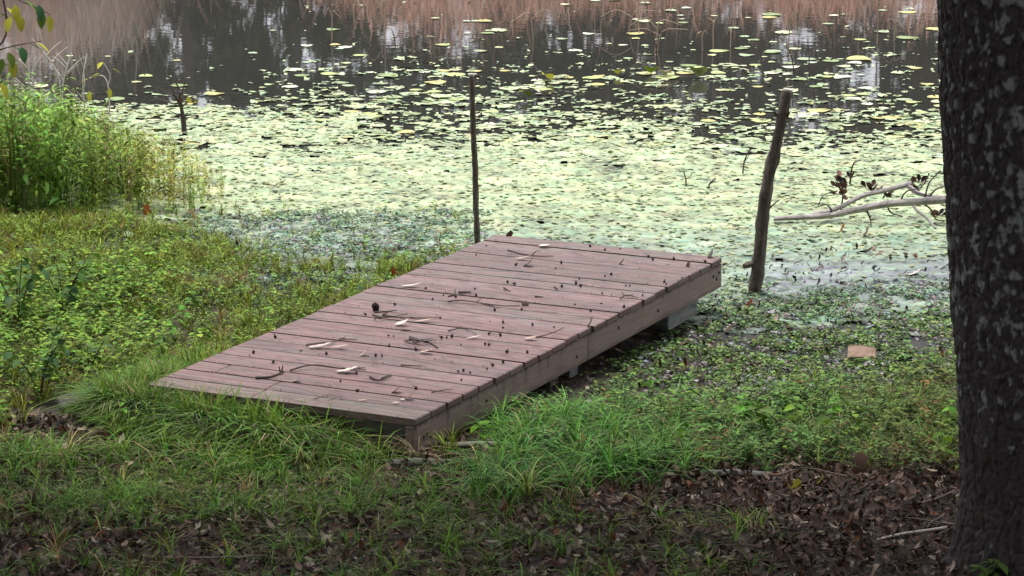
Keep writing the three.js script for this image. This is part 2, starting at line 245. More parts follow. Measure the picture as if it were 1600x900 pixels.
{
  let z = 0; const pitch = DL / 23;
  for (let k = 0; k < 23; k++) {
    const gap = pick([0.005, 0.006, 0.008, 0.01, 0.013]), w = pitch - gap, joints = k === 0 ? [-0.13] : k === 1 ? [-0.14] : k === 2 ? [-0.46] : [];
    const cuts = [-DW / 2 + rr(-0.004, 0.004), ...joints, DW / 2 + rr(-0.003, 0.006)];
    for (let j = 1; j < cuts.length; j++) {
      const L = cuts[j] - cuts[j - 1] - (joints.length ? 0.003 : 0), b = part(dock, 'deck_board', plank(L, 0.028, w), k === 0 ? frontTone : pick(tones));
      b.position.set((cuts[j] + cuts[j - 1]) / 2, DY - 0.014 + rr(-0.0025, 0.0015), z - w / 2 + gauss() * 0.001); b.rotation.set(gauss() * 0.012, gauss() * 0.0015, gauss() * 0.002);
    }
    z -= pitch;
  }
  const rimTex = canvasMap(1024, 128, (u, v) => { const g = 0.8 + 0.25 * tn(u, v, 2, 9, 31) + 0.2 * tn(u, v, 6, 3, 35), drip = Math.max(0, noise(u * 60, 3.3, 1) * 1.6 - 0.35) * smoothstep(v, 0.15 + 0.5 * noise(u * 23, 8, 2), 1) + Math.max(0, noise(u * 170, 9.3, 1) * 1.8 - 0.6) * smoothstep(v, 0.5, 1) + 0.5 * smoothstep(v + 0.12 * noise(u * 90, 1, 4), 0.86, 0.98), mud = 0.35 * smoothstep(0.25 + 0.25 * noise(u * 14, 5, 5) - v, 0, 0.25), k = g * (1 - Math.min(0.8, drip)) * (1 - mud); return [k, k * 0.985, k * 0.95]; });
  const rimTone = mat(0.275, 0.205, 0.185, { map: rimTex, bumpMap: woodBump, bumpScale: 0.001, roughness: 0.75 }), under = wood(0.12, 0.095, 0.08), grey = wood(0.21, 0.205, 0.195);
  for (const s of [1, -1]) {
    const cut = [0.015, -1.62, -DL + 0.01];
    for (let j = 1; j < 3; j++) { const L = cut[j - 1] - cut[j] - 0.002, rg = plank(L, 0.114, 0.036); { const p = rg.attributes.position, uv = rg.attributes.uv; for (let i = 0; i < p.count; i++) uv.setXY(i, (p.getX(i) + j * 1.3) / 3, clamp((p.getY(i) + 0.057) / 0.114, 0.01, 0.99)); } const r = part(dock, 'rim_board', rg, rimTone); r.rotation.y = Math.PI / 2; r.position.set(s * (DW / 2 - 0.018), DY - 0.029 - 0.057 + (j - 1) * 0.001, (cut[j] + cut[j - 1]) / 2); }
  }
  for (const zz of [-0.035, -0.65, -1.28, -1.92, -2.55, -DL + 0.03]) { const j = part(dock, 'joist', plank(DW - 0.08, 0.11, 0.036), under); j.position.set(0, DY - 0.032 - 0.055, zz); }
  // grey timber blocks and posts that carry it
  const bl = (x, z, w, h, l, y, ry = 0) => { const b = part(dock, 'support_block', plank(l, h, w, 0.006), grey); b.position.set(x, y, z); b.rotation.y = ry; };
  for (const s of [1, -1]) { bl(s * 0.51, -0.55, 0.1, 0.09, 0.3, DY - 0.187, 1.5); bl(s * 0.53, -2.78, 0.1, 0.09, 0.36, DY - 0.187, 1.57); }
  for (const s of [1, -1]) for (const zz of [-1.62, -1.42]) { const p = part(dock, 'support_post', plank(0.34, 0.085, 0.085, 0.005), zz < -1.5 ? grey : under); p.rotation.z = Math.PI / 2; p.position.set(s * 0.5, DY - 0.31, zz); }
  const nail = new THREE.CylinderGeometry(0.0075, 0.0075, 0.004, 8); nail.rotateZ(Math.PI / 2); const rust = mat(0.02, 0.014, 0.011);
  for (const [zz, yy] of [[-0.07, -0.09], [-0.1, -0.085], [-0.13, -0.1], [-0.62, -0.08], [-1.5, -0.1], [-1.95, -0.07], [-2.4, -0.09], [-3.08, -0.07], [-3.12, -0.09], [-3.15, -0.065]]) part(dock, 'nail', nail, rust).position.set(DW / 2 + 0.001, DY + yy, zz);
}

// ------------------------------------------------------------------ what lies on the dock
const M_pale = mat(0.5, 0.43, 0.38, { roughness: 0.6 }), M_tan = mat(0.42, 0.3, 0.24), M_brown = mat(0.12, 0.07, 0.05), M_dark = mat(0.022, 0.014, 0.015), M_orange = mat(0.4, 0.12, 0.04, { leaf: 0.2 }), M_straw = mat(0.45, 0.36, 0.22), M_yellow = mat(0.4, 0.38, 0.05, { leaf: 0.3 });
const lobed = (t) => (0.25 + 0.75 * Math.abs(Math.sin(t * 9.4 + 0.35))) * Math.pow(Math.sin(Math.PI * Math.min(0.98, t + 0.01)), 0.5);
function drop(name, u, v, y, geo, m, ry, rx, rz, label, category, grp) { const p = on(u, v, y), o = solo(name, geo, m, label, category, grp); o.position.copy(p); o.rotation.set(rx, ry, rz, 'YXZ'); return o; }
function deckLeaf(u, v, len, wid, m, ry, rx, curl, label, lob) { const g = leafGeo(len, wid * 1.15, 0.14, curl * 0.6, lob ? 9 : 5, lob ? lobed : null); g.translate(0, 0, -len / 2); return drop('dry_leaf', u, v, DTOP + 0.006, g, m, ry, rx, 0, label, 'leaf', 'dry leaves lying on the dock'); }
deckLeaf(850, 384, 0.055, 0.04, M_pale, 1.5, 0, 0.4, 'pale oval leaf near the middle of the far end of the dock');
deckLeaf(818, 404, 0.085, 0.025, M_tan, 1.3, 0, 0.8, 'long tan leaf just below the curved twig near the dock far end');
deckLeaf(821, 475, 0.035, 0.034, M_pale, 0.2, -0.9, 0.3, 'small whitish leaf standing up in the middle of the dock');
deckLeaf(643, 447, 0.1, 0.026, M_pale, 1.5, 0, 0.6, 'long pale leaf by the left edge of the dock');
deckLeaf(603, 491, 0.04, 0.03, M_pale, 0.8, -0.3, 0.9, 'small pale curled leaf in the twigs by the dark cone');
deckLeaf(628, 506, 0.065, 0.04, M_pale, 1.9, 0, 1, 'whitish curled leaf just below the pile of twigs');
deckLeaf(634, 513, 0.05, 0.03, M_brown, 1.3, 0, 0.8, 'small brown leaf tucked under the whitish leaf below the twigs');
deckLeaf(664, 502, 0.09, 0.024, M_tan, 1.4, 0, 0.7, 'long tan leaf to the right of the pile of twigs');
deckLeaf(740, 527, 0.07, 0.012, M_pale, 2, 0, 0.3, 'thin pale sliver of leaf in the middle of the dock');
deckLeaf(830, 529, 0.065, 0.03, M_tan, 1.4, 0, 0.8, 'tan leaf at the end of a thin twig near the right edge of the dock');
deckLeaf(924, 508, 0.075, 0.03, M_pale, 1.1, -0.6, 1.6, 'white curled leaf standing up at the right edge of the dock', true);
deckLeaf(1112, 401, 0.075, 0.035, M_pale, 0.9, -0.7, 1.4, 'white curled leaf standing on the far right corner of the dock');
deckLeaf(1076, 414, 0.045, 0.02, M_tan, 0.4, -0.8, 1, 'small tan leaf standing up near the far right corner of the dock');
deckLeaf(972, 411, 0.05, 0.02, M_tan, 0.9, -0.5, 1.2, 'small upturned leaf on the far right boards of the dock');
deckLeaf(500, 542, 0.1, 0.034, M_pale, 1.6, 0, 0.7, 'pale ragged leaf on the left half of the near boards', true);
deckLeaf(531, 542, 0.08, 0.02, M_tan, 1.6, 0, 0.5, 'narrow tan leaf touching the pale ragged leaf on the near boards');
deckLeaf(543, 580, 0.09, 0.05, M_pale, 1.5, 0, 0.8, 'pale lobed leaf under the long curved twig on the near boards', true);
deckLeaf(465, 594, 0.045, 0.03, M_pale, 1.2, -0.2, 1, 'small whitish leaf beside the board joint at the near end');
deckLeaf(571, 553, 0.065, 0.045, M_tan, 1.5, -0.4, 1.4, 'curled brown leaf on the boards left of the twig bundle', true);
deckLeaf(666, 550, 0.06, 0.035, M_tan, 1.2, 0, 0.9, 'crumbled tan leaf just below the twig bundle', true);
deckLeaf(621, 611, 0.06, 0.035, M_pale, 1.2, -0.3, 1.3, 'whitish curled leaf nearest the front right corner of the dock');
deckLeaf(629, 624, 0.022, 0.016, M_pale, 1, 0, 0.2, 'white chip of leaf, upper one of two by the front edge');
deckLeaf(619, 629, 0.03, 0.014, M_pale, 1.6, 0, 0.2, 'white chip of leaf, lower one of two by the front edge');
deckLeaf(567, 625, 0.04, 0.012, M_tan, 1.6, 0, 0.3, 'thin pale scrap of leaf at the left of the front edge');
deckLeaf(641, 622, 0.05, 0.03, M_brown, 1.5, -0.2, 1.3, 'dark brown curled leaf beside the white chip near the front edge');
deckLeaf(797, 367, 0.05, 0.04, M_brown, 0.6, -0.9, 0.7, 'brown leaf standing on the far edge of the dock');
deckLeaf(828, 414, 0.07, 0.06, M_dark, 1.4, -0.2, 1.8, 'dark crumpled leaf in the middle of the dock far end', true);
function deckTwig(name, pts, r, label, forks = []) {
  const P = pts.map(([u, v, h = 0]) => on(u, v, DTOP + r + h)), o = P[0].clone(), L = (a) => a.map((q) => q.clone().sub(o)), gs = [limb(L(P), r, r * 0.5, 8, 5)];
  for (const f of forks) gs.push(limb(L(f.map(([u, v, h = 0]) => on(u, v, DTOP + r * 0.6 + h))), r * 0.7, r * 0.4, 4, 4));
  const t = solo(name, mergeGeometries(gs), M.twig, label, 'twig', 'twigs lying on the dock'); t.position.copy(o); return t;
}
deckTwig('twig', [[793, 391, 0.01], [812, 396], [840, 400], [865, 400]], 0.0045, 'dark curved twig near the far end of the dock', [[[832, 398], [838, 392, 0.02], [845, 393, 0.02]]]);
deckTwig('twig', [[700, 471], [718, 469, 0.012], [750, 473], [790, 478], [812, 477]], 0.0035, 'long thin twig across the middle of the dock', [[[745, 472], [752, 466, 0.02]], [[752, 474], [780, 481]]]);
deckTwig('twig', [[712, 463], [711, 452, 0.01]], 0.006, 'short thick twig pointing up the dock in the middle');
deckTwig('twig', [[717, 457, 0.004], [736, 456]], 0.007, 'short thick twig lying crosswise in the middle of the dock', [[[712, 459], [700, 463]]]);
deckTwig('twig', [[585, 488], [620, 485]], 0.004, 'straight twig beside the dark cone, topmost of the pile');
deckTwig('twig', [[582, 492], [604, 496, 0.01], [636, 490]], 0.0035, 'bent twig in the middle of the pile by the dark cone', [[[590, 494], [584, 500]]]);
deckTwig('twig', [[586, 497, 0.008], [612, 494, 0.012], [634, 499]], 0.004, 'lowest twig of the pile by the dark cone', [[[600, 495], [640, 496]], [[640, 496], [675, 497]]]);
deckTwig('twig', [[640, 496], [662, 497, 0.006], [690, 495]], 0.003, 'thin twig above the long tan leaf');
deckTwig('twig', [[640, 529, 0.008], [660, 533, 0.01], [672, 536], [684, 543]], 0.006, 'thick bent twig at the right of the twig bundle');
for (const [a, b, w] of [[[632, 533], [676, 529], 'flattest'], [[640, 526], [668, 534], 'steepest'], [[645, 535], [682, 531], 'longest']]) deckTwig('twig', [[...a, 0.004], [(a[0] + b[0]) / 2, (a[1] + b[1]) / 2, 0.014], [...b, 0.002]], 0.0035, w + ' thin twig in the dark twig bundle on the near half', [[[...a, 0.01], [a[0] + 14, a[1] + 5, 0.012]]]);
deckTwig('twig', [[453, 579], [475, 572, 0.01], [495, 570, 0.012], [530, 575, 0.01], [572, 577]], 0.004, 'long curved twig on the left of the near boards', [[[548, 577], [570, 574, 0.008]]]);
deckTwig('twig', [[399, 590], [420, 589], [438, 583], [445, 581]], 0.0055, 'forked twig near the left front of the dock', [[[440, 582], [442, 571, 0.03]], [[438, 583], [436, 572, 0.026]]]);
deckTwig('twig', [[478, 539], [508, 535, 0.01], [524, 533], [540, 526, 0.006]], 0.0035, 'thin crooked twig above the pale ragged leaf', [[[530, 529], [558, 530]]]);
deckTwig('twig', [[578, 589], [592, 594], [612, 587]], 0.005, 'crooked dark twig near the front of the dock', [[[596, 591], [610, 585]]]);
deckTwig('twig', [[626, 570], [660, 572]], 0.003, 'straight thin twig on the near boards');
deckTwig('twig', [[838, 527], [860, 521], [882, 511]], 0.0028, 'thin twig pointing at the right edge of the dock');
deckTwig('twig', [[969, 467], [978, 461, 0.01], [997, 465]], 0.0035, 'small branched twig near the right edge of the dock', [[[976, 462], [972, 456]], [[980, 462], [990, 460, 0.01]]]);
deckTwig('twig', [[674, 613], [690, 610, 0.006], [708, 608]], 0.0028, 'reddish leaf stalk near the front right corner');
deckTwig('twig', [[787, 450], [798, 455]], 0.004, 'tiny twig right of the middle of the dock');
deckTwig('twig', [[836, 463], [849, 464]], 0.0045, 'tiny dark twig above the white upright leaf');
deckTwig('twig', [[866, 448], [872, 452]], 0.004, 'tiny dark twig in the far right half of the dock');
deckTwig('twig', [[700, 517], [720, 513, 0.008], [745, 522]], 0.0035, 'arched twig just above the thin pale sliver');
{ const g = new THREE.SphereGeometry(0.017, 10, 8); g.scale(1, 1.25, 1); const p = g.attributes.position; for (let i = 0; i < p.count; i++) { const k = 1 + 0.12 * Math.sin(p.getY(i) * 700) * Math.cos(Math.atan2(p.getX(i), p.getZ(i)) * 6); p.setXYZ(i, p.getX(i) * k, p.getY(i) * k, p.getZ(i) * k); } g.computeVertexNormals(); drop('seed_cone', 587, 480, DTOP + 0.018, g, M_dark, 0, 0.2, 0.2, 'dark round cone standing by the pile of twigs on the dock', 'cone'); }
{
  const g = new THREE.IcosahedronGeometry(0.0062, 1), p = g.attributes.position; for (let i = 0; i < p.count; i++) { const k = 1 + 0.18 * noise(p.getX(i) * 300, p.getY(i) * 300, p.getZ(i) * 300); p.setXYZ(i, p.getX(i) * k, p.getY(i) * k, p.getZ(i) * k); } g.computeVertexNormals();
  const cap = new THREE.CylinderGeometry(0.0016, 0.0022, 0.008, 6); cap.translate(0, 0.009, 0);
  const seedPod = group('seed_pod', V(0, 0, 0), 'small dark round seed pod on the dock boards', 'seed pod', 'seed pods scattered on the dock'); part(seedPod, 'husk', g, M_dark); part(seedPod, 'stalk', cap, M_dark);
  const spots = [[905, 435], [1013, 400], [1012, 382], [922, 384], [907, 446], [898, 476], [900, 442], [941, 458], [940, 474], [923, 485], [978, 446], [984, 446], [1004, 461], [1038, 440], [955, 428], [945, 431], [975, 479], [793, 440], [804, 443], [744, 461], [742, 451], [760, 384], [744, 398], [815, 483], [773, 484], [786, 503], [832, 507], [806, 413], [877, 410], [868, 419], [866, 511], [693, 461], [676, 467], [617, 475], [571, 491], [688, 497], [665, 450], [560, 575], [607, 524], [608, 540], [597, 556], [587, 555], [615, 525], [557, 583], [532, 595], [716, 580], [735, 582], [761, 576], [721, 593], [786, 565], [770, 570], [824, 550], [650, 606], [558, 610], [396, 550], [427, 565], [430, 526], [470, 548], [510, 552], [758, 537], [764, 538], [782, 523], [786, 512], [764, 521], [690, 527], [698, 527], [706, 525], [720, 538], [792, 549], [1020, 405], [1053, 404], [878, 447], [1102, 408], [1066, 434], [1041, 444], [945, 390], [969, 388], [724, 578], [650, 546]];
  spots.forEach(([u, v], i) => { const o = i ? seedPod.clone() : seedPod; if (i) { o.name = numbered('seed_pod'); scene.add(o); } const s = rr(0.6, 1.15); o.position.copy(on(u, v, DTOP + 0.0055 * s)); o.scale.setScalar(s); o.rotation.set(rr(-1.4, 1.4), rr(0, 6), rr(-1.4, 1.4)); });
}

{
  const chip = leafGeo(1, 0.5, 0.3, 0.6, 2), list = []; chip.translate(0, 0, -0.5);
  for (let k = 0; k < 900; k++) { const seam = R() < 0.6, lx = rr(-0.6, 0.6), lz = seam ? -Math.floor(rr(0, 23)) * DL / 23 + gauss() * 0.012 : -rr(0, DL), c = Math.cos(DYAW), sn = Math.sin(DYAW); if (noise(lx * 4, lz * 3, 77) < (seam ? -0.25 : 0.12)) continue; const s = rr(0.004, 0.016) * (seam ? 1 : 0.8), b = rr(0.4, 1.4), pale = R() < 0.15; list.push([deckPos.x + lx * c - lz * sn, DTOP + 0.003, deckPos.z + lx * sn + lz * c, gauss() * 0.3, rr(0, 6.28), gauss() * 0.3, s, s, s, (pale ? 0.3 : 0.06) * b, (pale ? 0.23 : 0.04) * b, (pale ? 0.18 : 0.032) * b]); }
  instances(scene, 'dock_crumbs', chip, mat(1, 1, 1, { roughness: 0.8, specularIntensity: 0.2 }), list, 'fine crumbs of bark and leaf caught in the seams of the dock', 'debris');
}
// ------------------------------------------------------------------ poles, fallen branch, dead stems
const barkTex = canvasMap(256, 512, (u, v) => { const g = 0.7 + 0.35 * tn(u, v, 7, 2.4, 3) + 0.25 * tn(u, v, 12, 9, 5); return [g, g * 0.98, g * 0.95]; });
const poleMat = mat(0.15, 0.122, 0.105, { map: barkTex, bumpMap: barkTex, bumpScale: 0.006, roughness: 0.85 });
{
  const stake = (pts, d0, r0, r1, label, knots) => {
    const P = pts.map(([u, v]) => deep(u, v, d0)), b = P[0].clone().setY(Math.min(P[0].y, 0) - 0.25), t = group('wooden_pole', V(P[0].x, 0, -d0), label, 'pole', 'upright poles beside the dock'), L = [b, ...P].map((q) => q.clone().sub(t.position));
    part(t, 'shaft', limb(L, r0, r1, 34, 12, 0.4), poleMat);
    const e = L.at(-1), e2 = L.at(-2), dir = e.clone().sub(e2).normalize(), cut = new THREE.CylinderGeometry(r1 * 0.93, r1 * 1.0, 0.012, 12); cut.applyMatrix4(new THREE.Matrix4().makeRotationFromQuaternion(new THREE.Quaternion().setFromUnitVectors(V(0, 1, 0), dir))); cut.translate(e.x, e.y + 0.004, e.z); part(t, 'cut_end', cut, mat(0.5, 0.46, 0.4));
    for (const [u, v, u2, v2, r] of knots) part(t, 'branch_stub', limb([deep(u, v, d0), deep((u + u2) / 2, (v + v2) / 2 - 1, d0 - 0.01), deep(u2, v2, d0 - 0.03)].map((q) => q.sub(t.position)), r, r * 0.7, 4, 6), poleMat);
  };
  stake([[746, 386], [744, 330], [742, 260], [739, 190], [737, 118]], -on(745, 386, 0.02).z, 0.0165, 0.0145, 'thin straight dark pole standing at the left of the dock far end', [[740, 225, 737, 222, 0.007]]);
  stake([[1180, 454], [1186, 400], [1191, 345], [1199, 290], [1210, 240], [1221, 190], [1231, 142]], -on(1180, 455, 0.02).z, 0.034, 0.025, 'thick crooked weathered pole standing at the right of the dock', [[1178, 412, 1163, 416, 0.02], [1212, 180, 1209, 175, 0.009], [1200, 328, 1218, 312, 0.004], [1229, 185, 1233, 176, 0.008]]);
}
{
  const bleached = mat(0.4, 0.365, 0.36, { map: barkTex, bumpMap: barkTex, bumpScale: 0.004 }), D = -on(1300, 340, 0).z - 0.2, b = group('fallen_branch', V(on(1210, 341, 0).x, 0, -D), 'bleached forked branch fallen into the duckweed beside the large trunk', 'branch');
  const P = (l) => l.map(([u, v, dd = 0]) => deep(u, v, D + dd).sub(b.position));
  part(b, 'main_limb', limb(P([[1209, 342], [1245, 340], [1300, 336], [1345, 326], [1385, 319], [1430, 315], [1500, 310]]), 0.012, 0.025, 22, 9, 0.2), bleached).geometry.scale(1, 1, 1);
  part(b, 'side_limb', limb(P([[1265, 337, 0.02], [1310, 325, 0.08], [1345, 307, 0.12], [1385, 297, 0.14], [1424, 287, 0.15]]), 0.013, 0.015, 14, 7, 0.2), bleached);
  part(b, 'side_limb', limb(P([[1418, 289, 0.15], [1432, 301, 0.1], [1450, 306, 0.1], [1480, 312, 0.1]]), 0.014, 0.01, 8, 6, 0.2), bleached);
  part(b, 'side_limb', limb(P([[1425, 318], [1432, 328, -0.05], [1448, 341, -0.12], [1462, 357, -0.2]]), 0.009, 0.007, 8, 6, 0.2), bleached);
  for (const l of [[[1444, 314], [1447, 300], [1452, 285], [1470, 266]], [[1353, 327], [1359, 340], [1361, 352, -0.1]], [[1328, 288], [1330, 268], [1335, 254], [1345, 250]], [[1405, 318], [1415, 300], [1440, 292], [1452, 270]], [[1440, 316], [1455, 328], [1462, 342], [1475, 346]], [[1385, 320], [1392, 332], [1410, 338]], [[1448, 312], [1462, 296], [1478, 290]], [[1300, 330], [1292, 320], [1280, 322]]]) part(b, 'twig', limb(P(l), 0.006, 0.0035, 8, 5), M.twig);
  const dead = group('dead_leaf_clump', deep(1314, 312, D + 0.15), 'clump of dead brown leaves caught above the fallen branch', 'leaves'), lf = leafGeo(0.05, 0.03, 0.5, 1.2, 4, lobed);
  for (let k = 0; k < 34; k++) { const o = part(dead, 'leaf', lf, pick([M_brown, M_brown, M_dark, mat(0.2, 0.09, 0.06)])); o.position.set(gauss() * 0.08, 0.03 + R() * 0.1, gauss() * 0.06); o.rotation.set(rr(-1.2, 1.2), rr(0, 6), rr(-1, 1)); }
  part(dead, 'stem', limb([V(0, -0.06, 0), V(0.01, 0.04, 0), V(-0.02, 0.14, 0)], 0.006, 0.003, 6, 5), M.twig); part(dead, 'stem', limb([V(-0.02, 0.05, 0), V(-0.1, 0.03, 0.02), V(-0.13, -0.03, 0.02)], 0.004, 0.002, 6, 5), M.twig);
  for (const [u, v, w] of [[1365, 297, 'left'], [1388, 305, 'middle'], [1432, 290, 'right'], [1458, 342, 'lowest'], [1452, 372, 'nearest']]) { const c = group('dead_leaf_clump', deep(u, v + 6, D + 0.2), 'small dark clump of dead leaves behind the fallen branch, ' + w + ' one', 'leaves'); for (let k = 0; k < 16; k++) { const o = part(c, 'leaf', lf, pick([M_brown, M_dark])); o.position.set(gauss() * 0.07, R() * 0.05, gauss() * 0.05); o.rotation.set(rr(-1, 1), rr(0, 6), rr(-1, 1)); } }
}
{ // bare dead shrub in the shallows at the left
  const D = -on(287, 208, 0).z, b = group('dead_shrub', V(on(287, 208, 0).x, 0, -D), 'bare dark dead shrub standing in the water behind the weeds', 'shrub'), P = (l) => l.map(([u, v, dd = 0]) => deep(u, v, D + dd).sub(b.position));
  part(b, 'stem', limb(P([[288, 212], [287, 190], [283, 165], [281, 145]]), 0.021, 0.008, 10, 7, 0.4), M.twig);
  for (const l of [[[284, 170], [276, 155], [268, 135], [262, 108]], [[282, 150], [287, 135], [292, 117]], [[284, 160], [270, 162], [250, 155], [235, 158]], [[283, 168], [296, 158], [305, 163]], [[276, 150], [262, 146], [245, 135]], [[281, 140], [275, 128], [280, 118]], [[286, 178], [275, 178], [264, 172]]]) part(b, 'twig', limb(P(l), 0.007, 0.0025, 7, 5), M.twig);
  const lf = leafGeo(0.05, 0.035, 0.4, 0.8, 3); for (let k = 0; k < 6; k++) { const o = part(b, 'leaf', lf, k < 3 ? M_brown : M_yellow); o.position.copy(deep(k < 3 ? 280 + gauss() * 8 : 300 + gauss() * 4, k < 3 ? 165 + gauss() * 10 : 162 + gauss() * 4, D).sub(b.position)); o.rotation.set(rr(-1, 1), rr(0, 6), 0); }
}
{ // pale dry stems and a yellow sprig at the back of the weeds
  const D = -on(130, 185, 0).z, pale = mat(0.42, 0.38, 0.36);
  [[[[133, 185], [131, 150], [129, 125], [132, 103]], 'tall pale dry stem left of the yellow sprig'], [[[46, 150], [45, 110], [44, 90]], 'pale dry stem at the far left behind the weeds'], [[[53, 150], [50, 115], [56, 88]], 'second pale dry stem at the far left behind the weeds'], [[[95, 140], [88, 110], [66, 78]], 'pale dry stem leaning left behind the weeds'], [[[97, 140], [104, 105], [112, 82]], 'pale dry stem leaning right behind the weeds']].forEach(([l, label]) => { const b = group('dead_reed', deep(l[0][0], l[0][1], D), label, 'stem'); const P = l.map(([u, v]) => deep(u, v, D).sub(b.position)); P.unshift(V(P[0].x, -b.position.y - 0.1, P[0].z)); part(b, 'stalk', limb(P, 0.007, 0.004, 8, 5), pale); for (let k = 0; k < 5; k++) { const q = P[1].clone().lerp(P.at(-1), R()), g = rr(0, 6.28), s = rr(0.05, 0.14); part(b, 'twig', limb([q, V(q.x + Math.cos(g) * s * 0.6, q.y + s * 0.6, q.z + Math.sin(g) * s * 0.4), V(q.x + Math.cos(g) * s, q.y + s * 0.9, q.z + Math.sin(g) * s * 0.6)], 0.003, 0.0015, 4, 4), pale); } });
  const y = group('yellow_sprig', deep(168, 170, D), 'slender sprig with bright yellow leaves behind the weeds', 'plant'), P = (l) => l.map(([u, v, dd = 0]) => deep(u, v, D + dd).sub(y.position));
  part(y, 'stem', limb(P([[172, 230], [171, 170], [168, 130], [160, 118], [140, 122]]), 0.006, 0.003, 10, 5), pale); part(y, 'stem', limb(P([[168, 135], [172, 118], [162, 98]]), 0.004, 0.002, 6, 5), pale);
  const lf = leafGeo(0.075, 0.036, 0.2, -0.5, 4); for (const [u, v, a, t] of [[160, 97, -0.4, 0.3], [176, 107, 1.9, 0.4], [156, 115, -1.6, 0.2], [138, 123, -1.6, 0.3], [171, 138, 0.3, 1.2], [140, 143, 0, 1]]) { const o = part(y, 'leaf', lf, M_yellow); o.position.copy(deep(u, v, D).sub(y.position)); o.rotation.set(t, a, 0, 'YXZ'); }
}
{ // a leafy branch that hangs into the top left corner
  const D = 14.5, b = group('hanging_branch', deep(-30, 60, D), 'leafy branch with green and yellow leaves hanging into the top left corner', 'branch'), P = (l) => l.map(([u, v, dd = 0]) => deep(u, v, D + dd).sub(b.position));
  part(b, 'stem', limb(P([[-60, 120], [-20, 90], [8, 58], [10, 30], [4, -10], [0, -60]]), 0.007, 0.004, 14, 5), M.twig); part(b, 'stem', limb(P([[-40, 100], [0, 78], [40, 68], [66, 64]]), 0.005, 0.002, 10, 5), M.twig); part(b, 'stem', limb(P([[4, -20], [30, 0], [62, 14], [80, 24]]), 0.004, 0.002, 10, 5), M.twig);
  const lf = leafGeo(0.09, 0.05, 0.25, -0.4, 4), g1 = mat(0.05, 0.13, 0.05, { leaf: 0.35, roughness: 0.45 }), g2 = mat(0.12, 0.19, 0.03, { leaf: 0.4, roughness: 0.45 });
  for (const [u, v, a, t, k] of [[2, 76, -1.2, 0.3, 0], [14, 82, 0.6, 0.9, 1], [22, 74, 1.4, 0.4, 0], [34, 74, 0.4, 0.8, 0], [44, 68, 1.7, 0.3, 1], [56, 66, 1.5, 0.5, 2], [20, 95, 0.2, 1.2, 2], [4, 92, -0.4, 1, 1], [10, 12, 1.2, 0.6, 2], [24, 8, 0.2, 1, 2], [40, 2, 1.3, 0.5, 1], [60, 8, 0.5, 1, 0], [64, 18, 0.2, 1.2, 1], [76, 24, 0.7, 1.3, 2], [16, 26, -0.3, 0.9, 2], [-4, 20, 2, 0.4, 1], [30, 24, 0.4, 1.1, 2], [2, 130, 0.8, 0.9, 2], [-10, 126, 0.2, 0.6, 1]]) { const o = part(b, 'leaf', lf, [g1, g2, M_yellow][k]); o.position.copy(deep(u, v, D + gauss() * 0.15).sub(b.position)); o.rotation.set(t, a, gauss() * 0.3, 'YXZ'); }
}

// ------------------------------------------------------------------ floating leaves and duckweed
const padGeo = (lift, seg = 11) => { const p = [0, 0, 0], ind = []; for (let k = 0; k <= seg; k++) { const a = 0.16 + (k / seg) * (6.2832 - 0.32), r = 1 + 0.08 * Math.sin(a * 3 + lift * 40) + 0.05 * Math.sin(a * 7); p.push(Math.cos(a) * r, lift * (1 + 0.9 * Math.sin(a * 2 + 1)), Math.sin(a) * r * 0.86); if (k) ind.push(0, k + 1, k); } return idx(p, ind); };
const pads = [0.012, 0.03, 0.06].map((l) => padGeo(l));
const padMat = mat(1, 1, 1, { roughness: 0.42, leaf: 0.12 });
const step = (a, pts) => { let i = 1; while (i < pts.length - 1 && pts[i][0] < a) i++; const [p, q] = [pts[i - 1], pts[i]]; return lerp(p[1], q[1], clamp((a - p[0]) / (q[0] - p[0]), 0, 1)); };
function padCover(x, z) { // share of the water that is covered
  const [u, v] = px(x, 0, z); let c = step(v, [[-60, 0.05], [40, 0.08], [75, 0.2], [110, 0.34], [150, 0.44], [190, 0.55], [225, 0.76], [260, 0.92], [300, 0.97], [480, 0.97]]);
  const n = fbm(x * 0.75, z * 1.3, 1) * 1.5 + 0.6 * fbm(x * 2.6, z * 3.2, 6);
  c += n * (v < 250 ? 0.5 * Math.min(1, c * 2.4) : 0.12);
  if (u < 480 && v < 175) c -= 0.28 * smoothstep(480 - u, 0, 180); if (u > 180 && u < 520 && v > 165 && v < 215) c += 0.15;
  return c;
}
